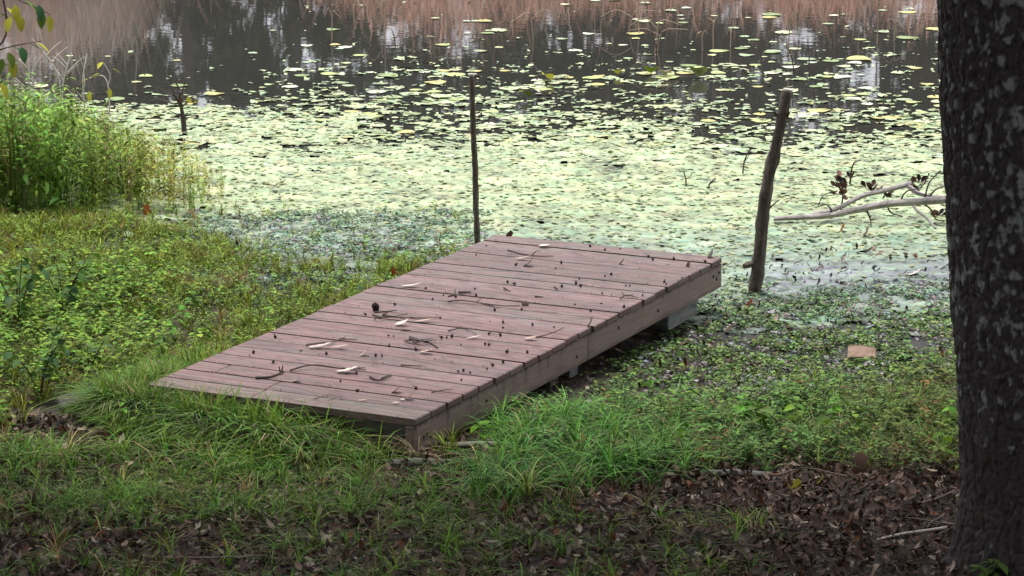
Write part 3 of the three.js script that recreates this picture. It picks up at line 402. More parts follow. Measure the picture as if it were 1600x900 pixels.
{
  const mats = [[0.45, 0.47, 0.29], [0.36, 0.4, 0.17], [0.52, 0.52, 0.4], [0.3, 0.35, 0.22], [0.42, 0.38, 0.16], [0.22, 0.28, 0.13]].map((c) => mat(...c, { roughness: 0.4, leaf: 0.1 })), all = [], mat0 = [[], [], []];
  let left = 0, cx = 0, cd = 20;
  for (let k = 0; k < 8200; k++) { // larger pads of the open water
    if (!(left-- > 0)) { cx = rr(-1, 1); cd = rr(17.6, 38); cx *= cd * 0.3; left = Math.floor(R() * R() * 11); }
    const d = cd + gauss() * 0.3, x = cx + gauss() * 0.45, z = -d; if (R() > clamp(padCover(x, z) * 0.95, 0, 0.9) * (d > 27 ? 0.3 : 1)) continue;
    const r = rr(0.025, 0.08) * (R() < 0.1 ? 1.4 : 1), [u, v, dep] = px(x, 0, z), seen = u > 0 && u < 1465 && v > 0 && v < 235; all.push({ x, z, r, big: seen ? r / dep : 0 });
  }
  all.sort((a, b) => b.big - a.big);
  const proto = pads.map((g) => mats.map((m) => { const o = new THREE.Mesh(g, m); o.castShadow = o.receiveShadow = true; return o; }));
  all.forEach((p, i) => {
    const y = 0.004 + 0.004 * R(), ry = rr(0, 6.28), rx = gauss() * 0.025, rz = gauss() * 0.025, b = rr(0.85, 1.2);
    if (i < 298) { const o = pick(pick(proto)).clone(); o.name = numbered('lily_pad'); o.position.set(p.x, y, p.z); o.rotation.set(rx, ry, rz); o.scale.setScalar(p.r); tag(o, 'flat pale green lily pad floating on the open dark water', 'lily pad', 'lily pads floating on the pond'); scene.add(o); }
    else mat0[i % 3].push([p.x, y, p.z, rx, ry, rz, p.r, p.r, p.r, 0.43 * b * rr(0.85, 1.15), 0.47 * b, 0.3 * b * rr(0.75, 1.25)]);
  });
  // the mat: small overlapping floating leaves
  const mat1 = [[], [], []];
  const skyTintAt = (u, v) => Math.max(soft(u, 1150, 1230) * soft(v, 395, 425) * (1 - soft(v, 462, 485)), 0.3 * soft(u, 300, 380) * (1 - soft(u, 640, 720)) * soft(v, 325, 350));  // patches where the film carries a painted sky reflection
  const film = (x, z, u, v) => { // above 0 where the film of duckweed closes
    let c = step(v, [[-60, -0.6], [40, -0.5], [75, -0.34], [110, -0.2], [150, -0.1], [190, 0.06], [222, 0.24], [255, 0.38], [300, 0.5], [480, 0.55]]);
    if (u < 480 && v < 165) c -= 0.2 * soft(480 - u, 0, 150); if (u > 150 && u < 560 && v > 168 && v < 225) c += 0.22; if (u > 1080 && v > 130 && v < 300) c -= 0.12;
    const sh = -z - shoreD(clamp(x, -9, 9));
    return c - 0.12 * skyTintAt(u + 60 * noise(x * 2, z * 2, 9), v + 16 * noise(x * 3, z * 3, 6)) - 0.7 * (1 - soft(sh, -0.5, 0.35)) + 0.95 * fbm(x * 4.2, z * 5.2, 17) + 0.5 * fbm(x * 0.9, z * 1.9, 3) + 0.66 * noise(x * 11, z * 17, 5) + 0.5 * noise(x * 29, z * 36, 2);
  };
  {
    const st = 0.02, nx = 560, nz = 640, x0 = -5.6, z0 = -13.05, p = [], ind = [], cl = [], f = new Float32Array((nx + 1) * (nz + 1)), fl = new Float32Array((nx + 1) * (nz + 1));
    for (let j = 0; j <= nz; j++) for (let i = 0; i <= nx; i++) {
      const x = x0 + i * st + gauss() * st * 0.42, z = z0 - j * st + gauss() * st * 0.42, [u, v] = px(x, 0, z), q = j * (nx + 1) + i; const deepv = 0.33 * soft(v, 205, 262); fl[q] = deepv; f[q] = u < -250 || u > 1850 || -z - shoreD(clamp(x, -9, 9)) < -0.6 ? -1 : film(x, z, u, v) + deepv;
      p.push(x, Math.max(0.005, groundY(x, z) + 0.004) + 0.009 * noise(x * 17, z * 19, 8) + 0.012 * noise(x * 6, z * 8, 2) + 0.008 * R() * (f[q] > 0 ? 1 : 0) - 0.004 * (1 - soft(f[q] - fl[q], -0.1, 0.1)), z);
      const near = soft(v, 315, 400), h = fbm(x * 1.6, z * 2.4, 4), b = Math.max(0.2, 0.9 + 0.4 * h + 0.3 * gauss() + 0.5 * noise(x * 13, z * 21, 12) + 0.55 * noise(x * 2.6, z * 6.5, 33)) * (fl[q] > 0.01 ? lerp(0.2, 1, soft(f[q] - fl[q], -0.16, 0.2)) : 1); const skyTint = Math.min(1, skyTintAt(u + 50 * noise(x * 2, z * 2, 9), v + 14 * noise(x * 3, z * 3, 6)) * (u > 900 ? 0.9 : 2.2)) * clamp(0.75 + noise(x * 9, z * 14, 3), 0, 1);
      if (skyTint > 0.04) { const e = b * 0.9; cl.push(lerp(lerp(0.31, 0.2, near) * b, 0.17 * e, skyTint), lerp(lerp(0.365, 0.27, near) * b, (u > 900 ? 0.175 : 0.2) * e, skyTint), lerp(lerp(0.2, 0.19, near) * b, 0.2 * e, skyTint)); } else cl.push(lerp(0.31, 0.2, near) * b * (1 + 0.3 * noise(x * 6, z * 6, 1)), lerp(0.365, 0.27, near) * b, lerp(0.2, 0.19, near) * b);  // mirrored sky put into the film colour as grey-blue
      if (i && j && f[q] > 0 && f[q - 1] > 0 && f[q - nx - 1] > 0 && f[q - nx - 2] > 0) ind.push(q - nx - 2, q - nx - 1, q - 1, q - 1, q - nx - 1, q);
    }
    const g = idx(p, ind); g.setAttribute('color', new THREE.Float32BufferAttribute(cl, 3));
    solo('duckweed_film', g, mat(1, 1, 1, { vertexColors: true, roughness: 0.5 }), 'pale green film of duckweed closing over the near water, with grey sky reflection painted in', 'duckweed', null, 'stuff');
  }
  for (let k = 0; k < 90000; k++) {
    const d = rr(13.2, 20.5), x = rr(-1, 1) * (d * 0.2 + 1.6), z = -d, s = d - shoreD(clamp(x, -9, 9)); if (s < -0.1) continue;
    const [u, v] = px(x, 0, z), c = film(x, z, u, v); if (R() > clamp(c * 1.2 + 0.06, 0, 0.55) * (1 - 0.85 * Math.min(1, skyTintAt(u, v) * 1.6))) continue;
    const r = rr(0.007, 0.022) * (v < 230 ? 1.3 : 1), near = soft(v, 300, 400), hue = noise(x * 1.1, z * 1.7, 4), b = rr(0.75, 1.25) * (1 - 0.2 * near) * (1 + 0.25 * hue);
    mat1[k % 3].push([x, 0.006 + R() * 0.012, z, gauss() * 0.22, rr(0, 6.28), gauss() * 0.22, r, r, r, 0.31 * b * rr(0.85, 1.15), 0.355 * b, 0.2 * b * rr(0.8, 1.25)]);
  }
  mat0.forEach((l, i) => instances(scene, 'floating_leaves', pads[i], padMat, l, ['scattered small floating leaves spread over the open dark water', 'loose flat floating leaves between the lily pads', 'curled floating leaves drifting on the open water'][i], 'floating leaves'));
  mat1.forEach((l, i) => instances(scene, 'duckweed_mat', pads[i], padMat, l, ['pale green mat of duckweed covering the near water', 'flat leaves lying in the pale green duckweed mat', 'upturned leaves roughening the pale green duckweed mat'][i], 'duckweed'));
  // a few raised leaves and pale upturned ones among the pads
  for (const [u, v, m, s, label] of [[859, 128, M_yellow, 0.05, 'upright yellow green lily leaf right of the thin pole'], [826, 155, mat(0.09, 0.12, 0.02, { leaf: 0.3 }), 0.05, 'dark green curled lily leaf nearest the thin pole'], [966, 119, M_yellow, 0.04, 'yellowish curled lily leaf in the middle of the open water'], [1017, 117, mat(0.14, 0.2, 0.02, { leaf: 0.3 }), 0.055, 'green curled lily leaf beside the white one'], [1040, 120, M_pale, 0.05, 'whitish upturned lily leaf beside the green curled one'], [1092, 122, mat(0.4, 0.44, 0.15), 0.07, 'folded pale green lily leaf rising to a point'], [851, 153, M_pale, 0.055, 'whitish upturned lily leaf beside the dark green one']]) {
    const t = group('raised_lily_leaf', on(u, v, 0), label, 'lily leaf'); const a = part(t, 'blade', leafGeo(s * 2, s * 2, 0.5, -0.9, 5, (q) => Math.sqrt(Math.max(0.02, 1 - (2 * q - 1) ** 2))), m); a.rotation.set(-0.9 + gauss() * 0.2, rr(-1, 1), gauss() * 0.4, 'YXZ'); a.position.y = 0.015;
    part(t, 'stalk', limb([V(0, -0.12, 0), V(0, -0.03, 0), V(0, 0.02, 0)], 0.004, 0.003, 4, 5), M.green);
  }
  // thin dead stems standing out of the water
  for (const [u, v, u2, v2, label] of [[1072, 292, 1068, 268, 'thin dead stem right of the dock end'], [1160, 272, 1172, 232, 'dead stem left of the thick pole'], [1264, 122, 1262, 60, 'tall dead stem in the open water right of the thick pole'], [1027, 110, 1018, 45, 'tall bent dead stem in the open water straight ahead'], [1105, 298, 1118, 278, 'short slanting dead stem near the thick pole'], [1240, 115, 1228, 70, 'thin bent stem in the far water above the thick pole'], [618, 75, 612, 46, 'green tuft stem at the far edge of the open water']]) { const b = on(u, v, 0), o = group('dead_reed', b, label, 'stem'), e = deep(u2, v2, -b.z).sub(b); part(o, 'stalk', limb([V(0, -0.1, 0), V(e.x * 0.2, e.y * 0.5, 0.01), e], 0.006, 0.003, 6, 5), M.twig); part(o, 'twig', limb([V(e.x * 0.2, e.y * 0.5, 0.01), V(e.x * 0.2 + 0.03, e.y * 0.75, 0), V(e.x * 0.2 + 0.04, e.y * 0.95, 0)], 0.003, 0.002, 4, 4), M.twig); }
}

{ // thin bent reeds in the far shallows
  const straw = mat(0.27, 0.2, 0.14);
  for (let k = 0; k < 18; k++) {
    const u = rr(480, 1450), v = rr(28, 78) + (u > 1000 ? 12 : 0), b = on(u, v, 0), o = group('dead_reed', b, 'thin pale dry reed bent over the far open water', 'reed', 'dry reeds in the far open water'), H = rr(0.16, 0.42), a = rr(0, 6.28), l = rr(0.05, 0.3), e = V(Math.cos(a) * l, H * rr(0.5, 1), Math.sin(a) * l), m = V(e.x * 0.25, H * 0.8, e.z * 0.25);
    part(o, 'stalk', limb([V(0, -0.12, 0), m.clone().multiplyScalar(0.5), m, e], 0.0055, 0.003, 8, 5), straw); const q = m.clone().multiplyScalar(0.7); part(o, 'side_stalk', limb([q, V(q.x - e.x * 0.5, q.y + H * 0.3, q.z), V(q.x - e.x, q.y + H * rr(0, 0.5), q.z)], 0.004, 0.002, 6, 5), straw);
  }
}

// ------------------------------------------------------------------ grass, weeds and leaf litter

function inDock(x, z, m = 0) { const dx = x - deckPos.x, dz = z - deckPos.z, c = Math.cos(DYAW), s = Math.sin(DYAW), lx = dx * c + dz * s, lz = -dx * s + dz * c; return Math.abs(lx) < DW / 2 + m && lz < m && lz > -DL - m; }
let made = 0; function grow(n, x0, x1, d0, d1, f) { const out = []; for (let k = 0; k < n; k++) { const x = rr(x0, x1), d = rr(d0, d1), y = G(x, -d), [u, v] = px(x, y, -d), r = f(u, v, x, -d, y); if (r) out.push(r); } return out; }
const blade = mat(1, 1, 1, { vertexColors: true, leaf: 0.45, roughness: 0.55 });
const tuft = [0, 1, 2].map(() => grassClump(9, 1, 0.036, 0.16, 0.75)), flop = [0, 1, 2].map(() => grassClump(10, 1, 0.026, 0.14, 1.25));
function sow(name, geos, list, label, category) { const by = geos.map(() => []); list.forEach((a, i) => by[i % geos.length].push(a)); geos.forEach((g, i) => by[i].length && instances(scene, name, g, blade, by[i], label[i % label.length], category)); }
const col = (r, g, b, k) => { const q = k * 1.3 * rr(0.6, 1.4), w = rr(0.85, 1.25); return [r * q * w, g * q, b * q * rr(0.8, 1.2)]; };

const bald = (u, v) => Math.min(soft(Math.hypot((u - 378), (v - 712) * 1.6), 22, 60), soft(Math.hypot((u - 105) * 0.55, v - 668), 26, 60), soft(Math.hypot((u - 640) * 0.5, v - 735), 14, 34), soft(Math.hypot((u - 745) * 0.4, v - 705), 10, 24)); // trodden spots where grass is thin
// short marsh grass left of the dock
sow('marsh_grass', tuft, grow(36000, -4.2, 0.1, 10, 16.6, (u, v, x, z) => {
  if (u > 760 || v < 318 || v > 720 || inDock(x, z, 0.03)) return;
  let p = soft(v, 318, 350) * (1 - 0.55 * soft(v, 600, 700)); const vb = step(u, [[170, 322], [260, 352], [345, 376], [450, 408], [560, 424], [660, 405], [740, 385]]); if (u > 165) p *= 0.08 + 0.92 * soft(v + 14 * noise(x * 5, z * 5, 3), vb - 8, vb + 26); if (u > 400 && v < 500) p *= 0.62;
  p *= clamp(0.6 + 1.5 * fbm(x * 2.1, z * 2.1, 5), 0.04, 1) * bald(u, v) * (1 - 0.75 * (1 - soft(Math.hypot((u - 285) * 0.6, v - 508), 24, 60))) * (1 - 0.5 * (1 - soft(u, 150, 280)) * soft(v, 440, 500)); if (R() > p) return;
  const h = rr(0.05, 0.13) * (v > 560 ? 1.2 : 1), dry = R() < 0.1 + 0.5 * soft(noise(x * 1.9, z * 1.9, 23), 0.15, 0.5); return [x, G(x, z) - 0.005, z, 0, rr(0, 6.28), 0, h * rr(0.8, 1.3), h, h * rr(0.8, 1.3), ...(dry ? col(0.3, 0.25, 0.12, 0.8) : col(0.19, 0.27, 0.035, 0.95))];
}), ['short yellow green marsh grass on the bank left of the dock', 'thick marsh grass patch left of the dock', 'marsh grass thinning out towards the mud left of the dock'], 'grass');
// small leafy plants mixed into it
const herb = [0, 1, 2].map(() => weed(1, 9, 0.34, 0.2)), broad = [0, 1, 2].map(() => weed(1, 7, 0.46, 0.34)), smart = [0, 1, 2, 3].map(() => weed(1, 15, 0.17, 0.062, 0.2));
sow('ground_cover', herb, grow(20000, -4.2, 0.2, 10, 16.4, (u, v, x, z) => {
  if (u > 740 || v < 322 || v > 690 || inDock(x, z, 0.04)) return; const vb = step(u, [[170, 326], [260, 352], [345, 376], [450, 405], [560, 420], [660, 400], [740, 380]]); let p = (u > 170 ? 0.06 + 0.94 * soft(v + 14 * noise(x * 5, z * 5, 3), vb - 8, vb + 26) : 1) * clamp(0.4 + 1.4 * fbm(x * 2.2, z * 2.2, 8) + 0.3 * (1 - soft(u, 150, 280)) * soft(v, 420, 480), 0, 1); if (v > 600) p *= 0.4; if (R() > p * bald(u, v)) return;
  const big = u < 260 && v > 420, h = rr(0.05, 0.12) * (big ? 1.5 : 1); return [x, G(x, z) - 0.005, z, 0, rr(0, 6.28), 0, h, h, h, ...(big ? col(0.13, 0.24, 0.03, 0.95) : col(0.13, 0.23, 0.035, 0.95))];
}), ['small broad leaved plants among the marsh grass left of the dock', 'low leafy plants spreading between the weeds and the dock', 'low green herbs along the left edge of the dock'], 'plants');
// tall weeds at the left edge of the pond
sow('tall_weeds', smart, grow(12000, -5.2, -1.4, 14.6, 19.5, (u, v, x, z) => {
  if (u > 350 || v > 338) return; const top = step(u, [[-400, 120], [60, 128], [120, 150], [200, 190], [290, 215], [345, 262]]), hpx = v - top; if (hpx < 12) return; const h = clamp(hpx / 268 * rr(0.55, 1.05) * (1 + 0.3 * noise(x * 3, z * 3, 7)), 0.08, 0.82); if (R() > clamp(0.62 + 1.3 * fbm(x * 2.6, z * 2.6, 2), 0.04, 1) * (u > 230 ? 0.7 : 1)) return;
  const yel = soft(u, 80, 300) * 0.7; return [x, G(x, z) - 0.01, z, gauss() * 0.12, rr(0, 6.28), gauss() * 0.12, h * 0.75, h, h * 0.75, ...(R() < 0.05 ? col(0.28, 0.24, 0.12, 0.8) : col(lerp(0.16, 0.26, yel), 0.27, 0.055, 1.05))];
}), ['tall bright green weeds growing along the left edge of the pond', 'upright leafy weeds rising out of the shallows at the left', 'dense green weed thicket at the left beside the water'], 'weeds');
sow('reed_grass', tuft, grow(600, -5, -1.4, 15, 19.8, (u, v, x, z) => { if (u > 360 || v > 336) return; const top = step(u, [[-400, 105], [60, 115], [130, 150], [250, 215], [345, 262]]); const h = clamp((v - top) / 268 * rr(0.5, 1.1), 0.08, 0.8); if (v - top < 8) return; return [x, G(x, z), z, 0, rr(0, 6.28), 0, h * 0.5, h, h * 0.5, ...(R() < 0.4 ? col(0.36, 0.33, 0.22, 1) : col(0.16, 0.28, 0.07, 1))]; }), ['thin pale reed grass standing in the tall weeds', 'dry thin reed stems at the back of the weeds', 'thin green reed blades at the edge of the weeds'], 'reeds');
// lush dark grass in front of the dock
sow('long_grass', flop, grow(26000, -4, 2.4, 8.6, 12, (u, v, x, z) => {
  if (inDock(x, z, -0.02)) return; let p = 0;
  p = Math.max(p, soft(v, 575, 612) * (1 - soft(v, 715, 760)) * soft(u, 120, 220) * (1 - soft(u, v > 655 ? 490 : 540, v > 655 ? 575 : 640)) * (v > 690 && u < 300 ? 0.3 : 1));
  p = Math.max(p, 0.6 * soft(v, 700, 735) * (1 - soft(v, 800, 835)) * (1 - soft(u, 560, 660)) * (u < 0 ? 1 : 1) * (u > 120 && u < 230 && v < 760 ? 0.3 : 1));
  p = Math.max(p, 0.62 * soft(v, 640, 690) * (1 - soft(v, 730, 785)) * soft(u, 745, 830) * (1 - soft(u, 1010, 1090)) * clamp(0.75 + 1.6 * fbm(x * 3.4, z * 3.4, 71), 0.1, 1.3));
  p = Math.max(p, 0.34 * soft(v, 700, 740) * (1 - soft(v, 820, 860)) * soft(u, 560, 640) * (1 - soft(u, 850, 950)));
  p = Math.max(p, 0.12 * soft(v, 800, 830) * (1 - soft(u, 1150, 1250)), v > 820 && u > 420 && u < 700 ? 0.16 : 0);
  p *= clamp(0.75 + 1.1 * fbm(x * 2.4, z * 2.4, 12), 0.05, 1) * Math.min(bald(u, v), 1); if (R() > p) return;
  const lush = u > 740 && u < 1090 && v < 790, h = rr(0.1, 0.2) * (lush ? 1.15 : v > 740 ? 0.7 : 1); return [x, G(x, z) - 0.005, z, 0, rr(0, 6.28), 0, h, h, h, ...(R() < 0.1 ? col(0.3, 0.26, 0.13, 0.9) : lush ? col(0.085, 0.22, 0.035, 1) : col(0.105, 0.22, 0.03, 1))];
}), ['long dark green grass in front of the dock', 'soft dark green grass growing over the near edge of the dock', 'dark green grass patches in the leaf litter'], 'grass');
sow('dock_edge_grass', flop, grow(15000, -2, -0.2, 10.1, 11.8, (u, v, x, z) => { const near = inDock(x, z, 0.16) && !inDock(x, z, 0.012); if (!near || u > 560) return; const p = (v > 585 ? 1 - soft(u, 350, 560) : 0.55 * soft(v, 545, 585)); if (R() > p) return; if (u < 300 && R() < 0.4) return; const h = u < 300 ? rr(0.1, 0.2) : rr(0.1, 0.25); return [x, G(x, z) - 0.005, z, gauss() * 0.15, rr(0, 6.28), gauss() * 0.15, h * 1.2, h * 1.1, h * 1.2, ...(R() < 0.15 ? col(0.26, 0.24, 0.12, 0.8) : col(0.105, 0.215, 0.03, 0.95))]; }), ['long grass hanging over the left front corner of the dock', 'grass blades leaning on the front boards of the dock', 'tall grass along the left front corner of the dock'], 'grass');
sow('corner_grass', flop, grow(8000, -1.75, -0.85, 10.7, 11.7, (u, v, x, z) => { if (inDock(x, z, 0.01) || !inDock(x, z, 0.14) || v < 572 || u > 400) return; if (R() > 1 - soft(u, 320, 390)) return; const h = rr(0.12, 0.23); return [x, G(x, z) - 0.005, z, gauss() * 0.1, rr(0, 6.28), gauss() * 0.1, h, h * 1.15, h, ...(R() < 0.12 ? col(0.26, 0.24, 0.12, 0.8) : col(0.1, 0.2, 0.03, 0.9))]; }), ['upright grass hiding the near left corner of the dock', 'grass stems rising in front of the dock corner', 'green blades crossing the near left boards of the dock'], 'grass');
// leafy weeds right of the dock
const right = (u, v) => { const a = step(u, [[700, 655], [900, 622], [1050, 614], [1200, 606], [1300, 592], [1480, 566]]); return soft(v, a, a + 50) * (1 - soft(v, 705 + 25 * Math.sin(u * 0.013), 760)) * soft(u, 770, 880); };
sow('weed_patch', herb, grow(24000, -0.4, 3.6, 9.4, 13.2, (u, v, x, z) => { if (inDock(x, z, 0.03)) return; const p = right(u, v) * clamp(0.5 + 1.4 * fbm(x * 2.6, z * 2.6, 21), 0.03, 1); if (R() > p) return; const h = rr(0.05, 0.13), ye = 0.5 * soft(u, 1250, 1480); return [x, G(x, z) - 0.005, z, gauss() * 0.15, rr(0, 6.28), gauss() * 0.15, h * 1.1, h, h * 1.1, ...(R() < 0.04 ? col(0.26, 0.15, 0.06, 0.7) : col(lerp(0.1, 0.19, ye), 0.21, 0.045, 0.85))]; }), ['low leafy green weeds right of the dock', 'thick patch of weeds between the dock and the large trunk', 'yellow green weeds beside the large trunk'], 'weeds');
sow('broad_weeds', broad, grow(5200, -4.2, 3.6, 9.5, 14, (u, v, x, z) => { if (inDock(x, z, 0.05)) return; const p = u > 740 ? right(u, v) * 0.35 * soft(u, 980, 1100) : u < 330 && v > 400 && v < 640 ? 0.3 * bald(u, v) : 0; if (R() > p * clamp(0.5 + 2 * fbm(x * 3, z * 3, 61), 0, 1)) return; const h = rr(0.08, 0.17); return [x, G(x, z) - 0.005, z, gauss() * 0.15, rr(0, 6.28), gauss() * 0.15, h, h, h, ...col(0.11, 0.24, 0.03, 0.9)]; }), ['broad leaved weeds standing among the low plants', 'broad green leaves on the bank beside the grass', 'leafy weeds with larger leaves on the bank'], 'weeds');
sow('thin_grass', flop, grow(9000, -0.4, 3.6, 9.4, 13.4, (u, v, x, z) => { if (inDock(x, z, 0.03)) return; const p = right(u, v) * clamp(0.5 + 1.1 * fbm(x * 1.6, z * 1.6, 31), 0.05, 1); if (R() > p) return; const h = rr(0.06, 0.16); return [x, G(x, z) - 0.005, z, 0, rr(0, 6.28), 0, h, h, h, ...(R() < 0.2 ? col(0.3, 0.24, 0.12, 0.8) : col(0.13, 0.24, 0.055, 0.9))]; }), ['thin grass blades among the weeds right of the dock', 'arching grass between the weeds and the litter', 'fine grass right of the dock'], 'grass');
// stranded duckweed and creeping leaves on the wet mud
const crumb = [0, 1, 2].map((k) => { const gs = [], l = leafGeo(0.6, 0.55, 0.4, -0.5, 2); for (let j = 0; j < 9; j++) gs.push(toned(put(l, gauss() * 1.3, R() * 0.5, gauss() * 1.3, rr(-0.6, 0.4), rr(0, 6.28), gauss() * 0.5, rr(0.5, 1)))); return mergeGeometries(gs); });
sow('stranded_duckweed', crumb, grow(70000, -3.6, 3.8, 11.2, 16, (u, v, x, z) => {
  if (inDock(x, z, -0.05) && v > 480) return; let p = soft(v, 432, 475) * (1 - 0.75 * soft(v, 600, 660)) * (u > 850 && u < 1120 && v > 495 ? 0.55 : 1) * soft(u, 900, 1010) * clamp(0.55 + 2.1 * fbm(x * 2.1, z * 2.6, 41), 0.06, 1);
  if (u < 760 && v > 330 && v < 480) p = Math.max(p, 0.7 * soft(u, 230, 330) * clamp(0.5 + 1.2 * fbm(x * 2.5, z * 2.5, 44), 0, 1)); if (R() > p) return;
  const s = rr(0.02, 0.05), teal = soft(470 + 40 * noise(x * 2, z * 2) - v, -60, 20); return [x, Math.max(G(x, z), 0) + 0.002, z, 0, rr(0, 6.28), 0, s, s, s, ...col(...(R() < 0.22 ? [0.2, 0.2, 0.21] : [lerp(0.11, 0.15, teal), lerp(0.19, 0.24, teal), lerp(0.05, 0.15, teal)]), 0.9)];
}), ['stranded green duckweed and creeping leaves on the mud right of the dock', 'green creeping plants on the wet mud by the thick pole', 'thin film of stranded duckweed on the mud'], 'duckweed');
// leaf litter
const litterG = [leafGeo(1, 0.5, 0.4, 0.9, 4), leafGeo(1, 0.62, 0.5, -0.9, 8, lobed), leafGeo(1, 0.4, 0.7, 1.9, 4), leafGeo(1, 0.7, 0.6, -1.6, 8, lobed)]; litterG.forEach((g) => g.translate(0, 0, -0.5));
const litterM = mat(1, 1, 1, { roughness: 0.8, specularIntensity: 0.2 });
const litter = (n, x0, x1, d0, d1, f, s0, s1) => grow(n, x0, x1, d0, d1, (u, v, x, z, y) => { if (inDock(x, z, -0.1) || R() > f(u, v, x, z)) return; const s = rr(s0, s1), t = R(), b = rr(0.5, 1.45), c = t < 0.55 ? [0.085, 0.054, 0.042] : t < 0.82 ? [0.15, 0.102, 0.08] : t < 0.88 ? [0.13, 0.058, 0.03] : [0.31, 0.25, 0.2]; return [x, Math.max(y, 0) + (v < 445 ? 0.026 : 0.004) + R() * 0.022, z, gauss() * 0.7, rr(0, 6.28), gauss() * 0.7, s, s * rr(0.7, 1.4), s, c[0] * b, c[1] * b, c[2] * b]; });
{
  const l1 = litter(56000, -3.6, 3.6, 6.8, 11.2, (u, v, x, z) => clamp(soft(v, 690, 770) + (u < 230 ? soft(v, 620, 660) * 0.9 : 0) + 0.25 * soft(v, 600, 650), 0, 1), 0.016, 0.056);
  const l2 = litter(3600, -3.4, 3.6, 11, 15, (u, v, x, z) => 0.16 + (u > 950 && u < 1250 && v > 470 && v < 600 ? 0.4 : 0) + (u > 1250 && v > 340 && v < 420 ? 0.5 : 0) + (u > 400 && u < 560 && v > 430 && v < 500 ? 0.25 : 0), 0.02, 0.055);
  const l3 = litter(9000, -0.4, 3.6, 11.4, 14.6, (u, v, x, z) => (u < 860 || v < 395 ? 0 : clamp(0.35 + fbm(x * 2.2, z * 2.2, 51), 0, 1) * (u < 1180 && v > 480 ? 1 : 0.45)), 0.016, 0.045).map((a) => { const b = rr(0.4, 1.3), t = R() < 0.12 ? [0.3, 0.25, 0.23] : [0.06, 0.056, 0.06]; return [...a.slice(0, 9), t[0] * b, t[1] * b, t[2] * b]; });
  const l4 = litter(900, -3.6, 3.6, 7.6, 11, (u, v) => 0.8 * soft(v, 690, 770) + (u < 230 ? soft(v, 630, 660) * 0.6 : 0), 0.055, 0.09);
  const by = [[], [], [], []]; l4.forEach((a) => by[1].push(a)); [...l1, ...l2, ...l3].forEach((a, i) => by[i % 4].push(a));
  by.forEach((l, i) => instances(scene, 'leaf_litter', litterG[i], litterM, l, ['carpet of brown dead leaves over the near bank', 'lobed brown dead leaves lying on the near bank', 'curled dead leaves scattered on the near bank', 'crumpled dead leaves in the litter'][i], 'dead leaves'));
  const stick = tube(curve([V(0, 0, -0.5), V(0.03, 0.02, -0.1), V(-0.02, 0.01, 0.2), V(0.02, 0, 0.5)], 5), [0.014, 0.013, 0.012, 0.011, 0.009, 0.006], 4);
  instances(scene, 'twig_litter', stick, litterM, grow(1300, -4, 4, 7.6, 11.4, (u, v, x, z, y) => { if (inDock(x, z) || R() > soft(v, 620, 760)) return; const s = rr(0.06, 0.26), b = rr(0.5, 1.5); return [x, y + rr(0.008, 0.03), z, gauss() * 0.15, rr(0, 6.28), 0, s * 1.1, s, s, 0.12 * b, 0.09 * b, 0.075 * b]; }), 'fine dead twigs mixed into the leaf litter', 'twigs');
  // dry straw hanging under the near edge of the dock
  instances(scene, 'dry_straw', flop[1], litterM, grow(1500, -1.4, -0.2, 10.3, 11.3, (u, v, x, z, y) => { const q = inDock(x, z, 0.07) && !inDock(x, z, -0.03); if (!q || u > 652 || v < 600 || u < 430) return; const h = rr(0.08, 0.16); return [x, y, z, gauss() * 0.4, rr(0, 6.28), gauss() * 0.4, h, h, h, ...col(0.26, 0.2, 0.13, 0.8)]; }), 'dry brown straw against the shaded front of the dock', 'straw');
}

// ------------------------------------------------------------------ single things on the bank
const gp = (u, v) => { let y = 0.1; for (let k = 0; k < 6; k++) { const p = on(u, v, y); y = Math.max(groundY(p.x, p.z), 0); } return on(u, v, y); };
function lying(name, u, v, geo, m, ry, rx, rz, lift, label, category) { const o = solo(name, geo, m, label, category); o.position.copy(gp(u, v)); o.position.y += lift; o.rotation.set(rx, ry, rz, 'YXZ'); return o; }
function clumpThing(name, u, v, n, h, w, lean, c, label) { const t = group(name, gp(u, v), label, 'grass tuft'); const o = part(t, 'blades', grassClump(n, h, w, h * 0.12, lean), mat(...c, { vertexColors: true, leaf: 0.4, roughness: 0.5 })); return o; }
clumpThing('grass_tuft', 822, 788, 26, 0.21, 0.008, 0.8, [0.34, 0.42, 0.13], 'pale yellow green grass tuft in front of the dock');
clumpThing('grass_tuft', 1000, 740, 46, 0.17, 0.006, 1, [0.1, 0.26, 0.06], 'dense dark green grass tuft right of the pale one');
clumpThing('grass_tuft', 950, 745, 40, 0.2, 0.006, 0.9, [0.13, 0.28, 0.06], 'tall green grass tuft between the pale tuft and the weeds');
clumpThing('grass_tuft', 560, 800, 22, 0.13, 0.005, 0.9, [0.14, 0.2, 0.07], 'small green grass tuft left of the pale one in the litter');
clumpThing('grass_tuft', 700, 850, 20, 0.15, 0.005, 1.1, [0.16, 0.2, 0.07], 'thin arching grass tuft in the litter at the bottom of the view');
clumpThing('grass_tuft', 1010, 800, 18, 0.13, 0.005, 0.9, [0.2, 0.22, 0.09], 'small yellowish grass tuft at the edge of the bare litter');
clumpThing('grass_tuft', 480, 720, 60, 0.19, 0.005, 1, [0.06, 0.19, 0.065], 'lush dark green grass tuft at the near corner of the dock');
clumpThing('grass_tuft', 302, 612, 16, 0.23, 0.008, 0.45, [0.14, 0.24, 0.05], 'tall grass tuft standing against the left end of the dock');
clumpThing('grass_tuft', 250, 614, 14, 0.12, 0.008, 0.6, [0.13, 0.24, 0.05], 'bushy grass tuft at the left corner of the dock');
clumpThing('grass_tuft', 360, 640, 46, 0.2, 0.005, 1, [0.08, 0.2, 0.07], 'grass tuft hanging over the left front edge of the dock');
